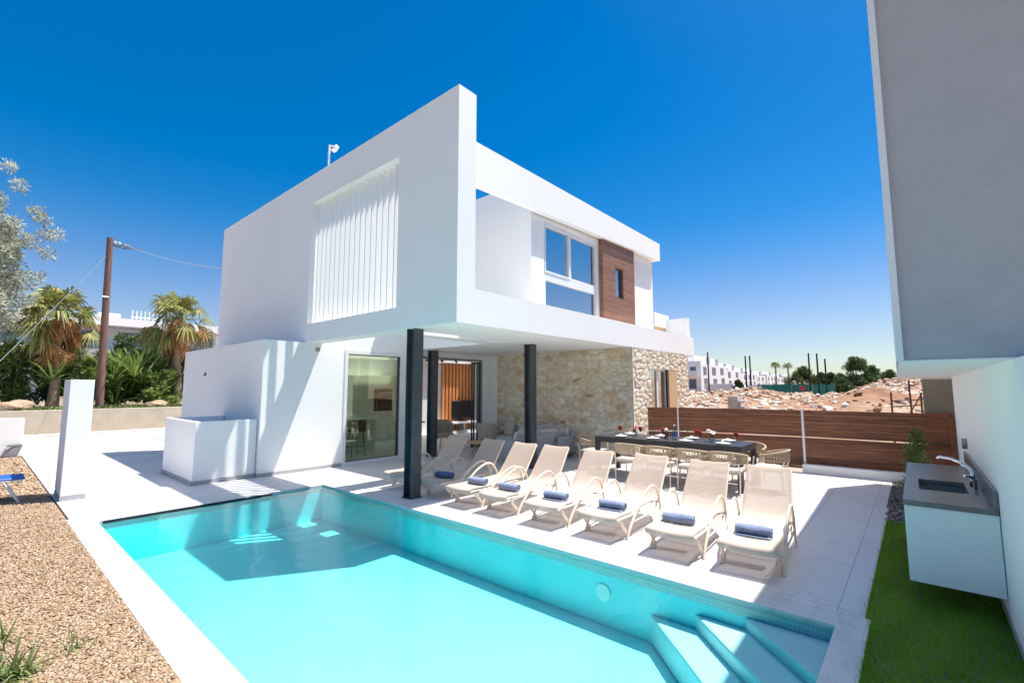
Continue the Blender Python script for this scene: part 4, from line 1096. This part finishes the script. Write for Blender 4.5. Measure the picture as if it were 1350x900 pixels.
strap_bush('strap leaved shrub midway between pole and far palm',(5.4,29.3,bank_z),24,2.2)
broad_bush('broad leaved shrub with pale leaves left of the far palm',(6.0,28.2,bank_z),.9,1.8,3200,.24)
broad_bush('dark shrub behind the far palm trunk beside the annex',(7.6,29.2,bank_z),1.25,2.8,5200,.17)
broad_bush('loose grey green shrub standing behind the pole',(4.9,31.5,bank_z),1.3,3.7,5200,.18,m='leaf_dark')
broad_bush('dark green shrub behind the skirted palm trunk',(2.4,30.6,bank_z),1.4,3.0,5600,.18,m='leaf_dark')
broad_bush('dark green tall shrub between the two fan palms, rear row',(6.3,31.0,bank_z),1.5,3.2,5600,.18,m='leaf_dark')
n=5200; gx=rng.uniform(-3,9.5,n); gy=26.35+rng.random(n)**1.6*1.6; P=np.stack([gx,gy,np.full(n,bank_z)],1)
D=rdir(n); D[:,2]=abs(D[:,2])+.4
v,f=leaf_quads(P,D,rdir(n),rng.uniform(.08,.22,n),rng.uniform(.03,.07,n))
struct(np_mesh('ground_cover',v,f,'leaf_strap',np.repeat(rng.random(n),4)),'stuff')
for k,(x,y,s) in enumerate([(1.1,26.7,.42),(5.7,26.8,.32)]):
    bm=bmesh.new(); bmesh.ops.create_icosphere(bm,subdivisions=3,radius=1)
    for vv in bm.verts:
        p=vv.co; f_=1+.18*math.sin(p.x*3+k)*math.cos(p.y*4)+.1*math.sin(p.z*7+p.x*5); vv.co=Vector((p.x*s*1.4*f_,p.y*s*f_,p.z*s*.6*f_))
    me=bpy.data.meshes.new('boulder'); bm.to_mesh(me); bm.free(); me.materials.append(MATS['rock'])
    for p in me.polygons: p.use_smooth=True
    o=bpy.data.objects.new('boulder',me); COL.objects.link(o); o.location=(x,y,bank_z+s*.35)
    tag(o,['orange brown boulder on the bank left of the gate pillar','flat brown boulder on the bank between pole and annex'][k],'boulder')
# plant by the sink, low plants on the gravel
cp = thing('conifer_plant','small feathery green plant growing behind the sink unit','plant',(9.55,.05,-.02))
cl=[(float(np.clip(rng.normal()*.15,-.24,.24))*(1.1-z),float(np.clip(rng.normal()*.15,-.24,.2))*(1.1-z),.12+z*1.0) for z in np.linspace(0,1,40)]
leafcloud('foliage','leaf_strap',cl,[.06+.07*(1-i/40) for i in range(40)],3000,.085,.016,cp,.9)
mb=MB(); mb.tube([(0,0,0),(.02,0,.5),(.05,-.02,1.05)],[.015,.01,.004],6); mb.build('stem','trunk_bark',cp)
def tuft(lab, loc, n, L, w):
    t = thing('strappy_plant', lab, 'plant', loc, rng.uniform(0,6), 'strappy plants on the gravel'); out=[]; tone=[]
    for k in range(n):
        az=rng.uniform(0,2*PI); el=R(rng.uniform(18,75)); c=np.array([rng.normal()*.05,rng.normal()*.05,0]); l=L*rng.uniform(.5,1)
        pr=[]; d=np.array([math.cos(az)*math.cos(el),math.sin(az)*math.cos(el),math.sin(el)]); s=np.array([-math.sin(az),math.cos(az),0])*w
        for q in range(5):
            u=q/4; p=c+d*l*u; p[2]=max(.01,p[2]-l*.45*u*u*math.cos(el)); pr.append((p,s*(1-u**2*.95)))
        tt=rng.random()
        for a,b in zip(pr[:-1],pr[1:]): out.append([a[0]-a[1],a[0]+a[1],b[0]+b[1],b[0]-b[1]]); tone+=[tt]*4
    np_mesh('leaves',np.array(out).reshape(-1,3),np.arange(len(out)*4).reshape(-1,4),'leaf_strap',tone,t)
tuft('strappy green plant in the bottom left corner, largest one on the gravel',(.30,4.42,-.01),80,.32,.007)
tuft('sparse pale tuft on the gravel between corner plant and pool coping',(.62,4.52,-.01),30,.2,.005)
tuft('strappy plant at the left edge of the gravel, behind the corner plant',(.22,5.05,-.01),50,.3,.006)

# blue sunbed end
sb = thing('blue_sunbed','blue topped sunbed with slim metal legs at the left edge of the gravel','sunbed',(-.35,11.1,0))
m = MB(); m.rbox(0,0,.37,2.05,.55,.035,.017); m.build('bed','sunbed_blue',sb)
m = MB()
for s in (-1,1): m.tube([(-1.0,s*.26,.345),(1.0,s*.26,.345)],.014,8)
m.build('frame','alu_white',sb)
for sx in (-1,1):
    for sy in (-1,1):
        m = MB(); m.tube([(sx*.78,sy*.26,.34),(sx*.98,sy*.26,-.01)],.015,8); m.build('leg','alu_white',sb)

# ------------------------------------------------------------------ pole, wires
up = thing('utility_pole','tall brown wooden utility pole leaning slightly behind the retaining wall','utility pole',(3.72,27.0,.9))
m = MB(); m.tube([(0,0,-.3),(-.13,0,7.6)],[.15,.115],14); m.build('shaft','pole_wood',up)
m = MB(); m.tube([(-.12,0,7.45),(.55,-.05,7.38)],.03,6); m.tube([(.1,0,7.30),(.5,-.04,7.40)],.016,6); m.build('bracket','alu_grey',up)
for k in range(4):
    m = MB(); x=.05+.15*k; m.lathe([(.02,-.06),(.045,-.04),(.03,-.01),(.045,.02),(.02,.05)],(x,-.03,7.44),8); m.build('insulator','ceramic' if k<2 else 'rubber_grey',up)
m = MB()
for k in range(6):
    a=k*1.1; m.tube(arc([(-.1,0,7.35),(.2+.05*k,.08*math.sin(a),7.25+.05*math.cos(a)),(.55+.12*k,.05*math.cos(a),7.36+.03*math.sin(a))]),.010,5)
m.build('cable_loops','wire',up)
m = MB(); m.tube([(-.02,-.13,4.9),(-.25,-.16,4.9)],.03,8); m.build('step_bolt','alu_white',up)
def wire(lab, a, b, sag, r=.011, mt='wire_pale'):
    a,b=Vector(a),Vector(b); pts=[a.lerp(b,t/16)-Vector((0,0,sag*4*(t/16)*(1-t/16))) for t in range(17)]
    q=MB(); q.tube(pts,r,5); tag(q.build('overhead_cable',mt),lab,'cable')
wire('grey cable running from the pole to the house corner',(4.2,26.95,8.28),(5.0,15.93,5.45),.15,.012)
wire('taut guy cable from the pole down to the left',(3.60,26.95,7.8),(-.4,26.9,.2+.9),.05,.014)

# ------------------------------------------------------------------ hotel beyond the palms
ho = thing('hotel','long white flat roofed hotel block far behind the palms','building',(0,70,0))
m = MB(); m.box(-32,22,4,16,.8,9.0); m.build('wall','house_white',ho)
m = MB(); m.box(-34,24,0,17,9.0,9.9); m.build('roof','house_white',ho)
m = MB(); m.box(-34,24,.5,4,5.9,6.25); m.box(-34,24,.5,4,2.9,3.2); m.build('balcony_slab','house_white',ho)
m = MB(); m.box(-34,24,.4,.5,6.25,7.1); m.build('balcony_front','glass_blue',ho)
for z in (3.3,6.4):
    for k in range(14):
        m = MB(); x=-30+3.8*k; m.box(x,x+2.2,3.9,3.99,z,z+2.2); m.build('window','hotel_pane',ho)
m = MB(); m.box(9.6,11.6,5,8,9.9,11.0); m.build('roof_hut','house_white',ho)
m = MB()
for k in range(8): m.tube([(12.6+.42*k,4,9.9),(12.6+.42*k,4,11.5)],.06,5)
m.box(12.5,15.6,3.95,4.05,10.6,10.7); m.build('roof_railing','alu_white',ho)
lb = thing('low_building','low pale flat roofed building glimpsed behind the left shrubs','building',(-12,50,0))
m = MB(); m.box(-12,16,0,6,.8,4.3); m.build('wall','house_grey',lb)
m = MB(); m.box(-12.5,16.5,-.8,6.5,4.3,5.0); m.build('roof','house_white',lb)

# ------------------------------------------------------------------ building plot beyond the fence
XS = np.concatenate([np.arange(13,30,.5),np.arange(30,60,.45),np.arange(60,230,6)]); YS = np.concatenate([np.arange(-60,-8,4),np.arange(-8,24,.4),np.arange(24,150,6)])
GX,GY = np.meshgrid(XS,YS,indexing='ij')
def sm(a,b,x):
    t=np.clip((x-a)/(b-a),0,1); return t*t*(3-2*t)
def vnoise(x,y,s,seed):
    g=np.random.default_rng(seed); T=g.random((64,64)); x=x*s; y=y*s; i=np.floor(x).astype(int); j=np.floor(y).astype(int); u=x-i; v=y-j
    u=u*u*(3-2*u); v=v*v*(3-2*v); a=lambda p,q:T[p%64,q%64]
    return a(i,j)*(1-u)*(1-v)+a(i+1,j)*u*(1-v)+a(i,j+1)*(1-u)*v+a(i+1,j+1)*u*v
def terrain(x,y):
    z=-.05+.75*sm(13,24,x)
    prof=np.interp(y/x*40,[-12,-4,-.5,1.8,3.4,5,6.3,8,9.6,11.5,13,15,20],[2.5,2.4,2.35,2.25,1.35,1.25,1.25,1.55,1.95,1.55,1.5,1.4,1.2])
    ridge=np.exp(-((x-43)/5.0)**2)
    n=(vnoise(x,y,.45,1)-.5)*.9+(vnoise(x,y,1.1,2)-.5)*.5+(vnoise(x,y,2.1,4)-.5)*.25
    z=z+ridge*((prof-.7).clip(0)+n*.75)
    r2=np.exp(-((x-29)/2.6)**2)*np.exp(-((y-1.3)/2.6)**2)*.75; z=z+r2*(1+n)
    r3=np.exp(-((x-31)/2.5)**2)*np.exp(-((y-8.3)/1.8)**2)*.55; z=z+r3*(1+n)
    z=z+.10*n*sm(13,16,x)*(1-sm(60,80,x))
    z=z+1.0*sm(60,110,x)
    return z
GZ=terrain(GX,GY)
ix=np.arange(GX.size).reshape(GX.shape); f=np.stack([ix[:-1,:-1],ix[1:,:-1],ix[1:,1:],ix[:-1,1:]],-1).reshape(-1,4)
def earth():
    m,nt,p=base_mat('site_earth'); p.inputs['Roughness'].default_value=.95
    c=_ramp(nt,_noise(nt,.22,9,.65),[(.32,(.23,.105,.05)),(.45,(.31,.165,.09)),(.55,(.36,.25,.165)),(.70,(.45,.37,.295))])
    d=_ramp(nt,_noise(nt,2.6,6,.6),[(.3,(.72,.72,.72)),(.65,(1,1,1))]); nt.links.new(_mix(nt,c,d,1.0,'MULTIPLY'),p.inputs['Base Color'])
    bump(nt,p,_noise(nt,3,8),.8,.15)
earth()
struct(np_mesh('building_site_earth',np.stack([GX,GY,GZ],-1).reshape(-1,3),f,'site_earth',smooth=True))
nr=4200
rx=np.concatenate([rng.normal(41,3.5,3300),rng.uniform(24,40,900)]); ry=np.concatenate([rng.uniform(-6,20,3300)*rx[:3300]/43,rng.uniform(-1,12,900)])
rp=np.stack([rx,ry,terrain(rx,ry)],1); rr=.05+.22*rng.random(nr)**4
ro_=pebbles('rubble',rp,rr,'rubble_rocks',.8,(.55,1.3)); ro_.data.polygons.foreach_set('use_smooth',np.zeros(len(ro_.data.polygons),bool)); struct(ro_,'stuff')

def dist_tree(lab, loc, r, h, seed, m='leaf_dark', n=7000, name='leafy_tree', L=.20, grp='trees beyond the building site'):
    t=thing(name,lab,'tree',loc,0,grp); g=np.random.default_rng(seed); cl=[]; rd=[]
    for k in range(60):
        a=g.uniform(0,2*PI); z=g.uniform(.08,1); q=math.sqrt(g.random())*math.sin(PI*min(1,.18+.8*z))**.7
        cl.append((r*q*math.cos(a),r*q*math.sin(a),h*z*.94)); rd.append(g.uniform(.12,.27)*r)
    leafcloud('crown',m,cl,rd,n,L,L*.5,t,.4)
    mb=MB(); mb.tube([(0,0,-.3),(.05,0,h*.3),(0,0,h*.7)],[.14,.10,.04],7)
    for k in range(5):
        a=2*PI*k/5; mb.tube([(0,0,h*.25),(r*.5*math.cos(a),r*.5*math.sin(a),h*.6)],[.06,.02],5)
    mb.build('trunk','trunk_bark',t)
gz=lambda x,y: float(terrain(np.array([float(x)]),np.array([float(y)]))[0])
for (lab,x,y,r,top,sd,mm) in [('tallest dark bushy tree beyond the earth mounds',62,4.75,1.75,5.1,1,'leaf_dark'),
  ('second dark tree close beside the tallest one',62.5,3.5,1.4,4.2,2,'leaf_dark'),('low green tree between the tallest tree and the grey house',61,2.0,1.5,3.6,3,'leaf_midgreen'),
  ('olive green rounded tree left of the twin dark poles',64,10.1,1.7,4.2,4,'leaf_midgreen'),('dark low tree right behind the two dark poles',66,7.4,1.0,3.5,5,'leaf_dark'),
  ('low pale green tree left of the tallest tree',65,6.4,1.2,3.3,6,'leaf_midgreen'),('low reddish dark tree behind the green hoarding',68,8.6,1.0,3.6,8,'leaf_dark'),('dark hedge like tree at the foot of the tallest tree',58,5.6,1.0,2.6,9,'leaf_dark'),
  ('small dark tree before the white terraced houses',58,15.5,.6,2.7,7,'leaf_dark')]:
    z=gz(x,y); dist_tree(lab,(x,y,z),r,top-z,sd,mm)
# distant palms by the terraced houses
def far_palm(lab,x,y,top,seed):
    z=gz(x,y); t=thing('slender_palm',lab,'palm tree',(x,y,z),0,'slender palms near the terraced houses'); H=top-z
    mb=MB(); mb.tube([(0,0,-.2),(.05,0,H)],[.12,.08],7); mb.build('trunk','trunk_palm',t); out=[]
    g=np.random.default_rng(seed)
    for k in range(22):
        az=g.uniform(0,2*PI); el=R(g.uniform(-30,60)); d=np.array([math.cos(az)*math.cos(el),math.sin(az)*math.cos(el),math.sin(el)])
        fan_leaf(np.array([0,0,H])+d*.25,d,np.array([0,0,1.])+g.normal(size=3)*.2,.55,9,.5,False,out)
    np_mesh('crown',np.array(out).reshape(-1,3),np.arange(len(out)*4).reshape(-1,4),'palm_green',np.repeat(rng.random(len(out)),4)*.6,t)
far_palm('slender palm left of the green hoarding, nearer the white houses',66,13.2,4.6,1); far_palm('slender palm above the left end of the green hoarding',68,12.2,4.6,2)
# green hoarding
hd=thing('site_hoarding','long green mesh hoarding across the far side of the building site','hoarding',(57,10,0))
m=MB(); 
pts=[(-.3,3.2),(.2,0),(0,-3.8)]
for a,b in zip(pts[:-1],pts[1:]):
    a_,b_=Vector((*a,0)),Vector((*b,0)); d=(b_-a_).normalized(); nn=Vector((-d.y,d.x,0))*.02
    m.add([a_-nn+Vector((0,0,z)) for z in (.5,2.15)]+[a_+nn+Vector((0,0,z)) for z in (.5,2.15)]+[b_-nn+Vector((0,0,z)) for z in (.5,2.15)]+[b_+nn+Vector((0,0,z)) for z in (.5,2.15)],[(0,1,5,4),(2,6,7,3),(0,2,3,1),(4,5,7,6),(1,3,7,5),(0,4,6,2)])
m.build('mesh_panel','hoarding_green',hd)
for y_ in (3.2,1.6,0,-1.9,-3.8):
    m=MB(); m.tube([(.08,y_,.4),(.08,y_,2.25)],.04,6); m.build('post','alu_grey',hd)
m=MB(); m.rbox(-.08,-1.0,1.75,.03,.5,.5,.01); m.build('notice_panel','petal_red',hd)
# dark poles
for k,(x,y,top,lab) in enumerate([(50,16.2,5.5,'dark bare pole beside the first white terraced house'),(50,12.6,4.95,'dark bare pole, left one of the close pair before the white houses'),(50,12.2,4.95,'dark bare pole, right one of the close pair before the white houses'),
   (50,7.24,4.95,'dark bare pole left of the tall trees, nearest the green hoarding middle'),(50,6.6,4.9,'dark bare pole between two others left of the tallest tree'),(52,6.25,4.5,'dark bare pole, shortest of the three left of the tallest tree')]):
    z=gz(x,y); q=MB(); q.tube([(0,0,-.3),(.02,.02,top-z)],[.085,.065],8); q.box(-.12,.12,-.03,.03,top-z-.25,top-z-.2)
    o=tag(q.build('bare_pole','pole_dark'),lab,'pole','dark bare poles on the building site'); o.location=(x,y,z)
# block stack, rusty frame, car
bs=thing('block_stack','pale concrete block stack on pallets just beyond the fence','block stack',(20.0,5.5,gz(20,5.5)))
m=MB()
for r_ in range(5):
    m.box(-.25,.25,-.16,.20,.0+.2*r_,.19+.2*r_)
m.build('pale_blocks','blockwork',bs)
m=MB()
for r_ in range(4): m.box(-.25,.2,-.42,-.175,.25*r_,.23*r_+.12)
m.build('grey_blocks','house_grey',bs)
m=MB()
for r_ in range(4): m.box(-.22,.22,.215,.46,.24*r_,.2*r_+.10)
m.build('pallets','rust_steel',bs)
rf=thing('rusty_frame','rusty steel scaffold frame standing beyond the fence end','scaffold frame',(16.0,.15,gz(16,.1)))
zb=gz(16,.1)
for (y_,t_) in ((.36,1.68-zb),(-.05,2.0-zb),(-.24,1.68-zb)):
    m=MB(); m.tube([(0,y_,-.1),(.02,y_+(.03 if t_>1.7 else 0),t_)],.022,6); m.build('upright','rust_steel',rf)
m=MB(); m.tube([(0,.36,1.45-zb),(0,-.24,1.5-zb)],.016,6); m.tube([(0,.36,1.30-zb),(0,-.24,1.36-zb)],.016,6); m.tube([(0,.05,1.05-zb),(0,-.24,1.62-zb)],.014,6); m.build('crossbar','rust_steel',rf)
car=thing('parked_car','small white car parked before the terraced houses','car',(62,17.0,gz(62,17.0)),R(95))
m=MB()
prof=[(-1.9,.35),(-1.9,.75),(-1.55,.85),(-1.1,1.38),(.4,1.42),(1.0,.92),(1.8,.80),(1.9,.35)]
m.add([(x,s*.82,z) for s in (-1,1) for x,z in prof],[tuple(range(7,-1,-1)),tuple(range(8,16))]+[(k,(k+1)%8,8+(k+1)%8,8+k) for k in range(8)]); m.build('body','car_paint',car,bevel=.05)
for s in (-1,1):
    m=MB(); m.add([(x,s*.828,z) for x,z in ((-1.35,.92),(-1.02,1.30),(.35,1.34),(.80,.92))],[(0,1,2,3)]); m.build('side_window','house_pane',car)
    for x in (-1.25,1.2):
        m=MB(); m.tube([(x,s*.72,.32),(x,s*.86,.32)],.32,14); m.build('wheel','tyre_black',car)
# terraced white houses receding to the right
ths=['nearest white terraced house, cut by the stone corner','second white terraced house from the stone corner, with wide balcony','third white terraced house behind the first dark pole','fourth white terraced house along the receding row','fifth white terraced house along the receding row','sixth white terraced house, behind the close pair of poles','seventh white terraced house along the receding row','eighth white terraced house, small in the distance','ninth white terraced house, last but one of the row','last and smallest white terraced house of the row']
for k in range(10):
    t_=k/9; d=78*(1+1.75*t_**1.15); yx=.372-.180*t_**.92
    x=d; y=yx*d; base=2.0-.05; wdt=5.2; dep=8; top=1.8+.0635*78+(.2 if k%2 else -.1)
    h=thing('terraced_house',ths[k],'house',(x,y,0.2),R(-4),'white terraced houses beyond the site')
    m=MB(); m.box(0,dep,-wdt/2,wdt/2-.15,.2,top-1.2); m.box(1.5,dep,-wdt/2+1.6,wdt/2-.15,top-1.2,top+.35); m.box(0,.25,-wdt/2,wdt/2-.15,top-1.2,top-.65); m.build('wall','house_white',h)
    for (y0,z0,w_,hh_) in ((-1.8,top-2.9,1.0,1.3),(.4,top-2.9,1.4,1.3),(-1.8,top-5.2,1.2,1.6),(.5,top-5.2,1.2,1.6),(.2,top-.9,1.2,.9)):
        m=MB(); xx=1.48 if z0>top-1.2 else -.02; m.box(xx,xx+.1,y0,y0+w_,z0,z0+hh_); m.build('window','house_pane',h)
    for xx,zz,ww_,hh_ in ((1.0,top-2.9,1.3,1.3),(4.6,top-2.9,1.6,1.3),(1.2,top-5.0,1.4,1.5),(5.0,top-5.0,1.6,1.5)):
        m=MB(); m.box(xx,xx+ww_,-wdt/2-.02,-wdt/2+.05,zz,zz+hh_); m.build('window','house_pane',h)
    m=MB(); m.box(3.6,4.1,-wdt/2+.1,-wdt/2+.6,top-1.2,top+.1); m.build('chimney','house_grey',h)
    m=MB(); m.box(-.9,0,-wdt/2+.2,wdt/2-.3,top-3.25,top-3.1); m.box(-.9,-.84,-wdt/2+.2,wdt/2-.3,top-3.1,top-2.3); m.build('balcony','house_white',h)
for k,(x,y,w_,h_,lab) in enumerate([(60,18.3,3.4,2.3,'low white garden wall before the nearest terraced house'),(64,14.8,3.0,2.2,'low white garden wall left of the green hoarding'),(72,5.5,6,3.3,'long pale wall behind the trees beyond the mounds')]):
    q=MB(); q.box(0,.3,-w_/2,w_/2,0,h_-gz(x,y)); o=tag(q.build('garden_wall','house_white',bevel=.02),lab,'wall'); o.location=(x,y,gz(x,y))
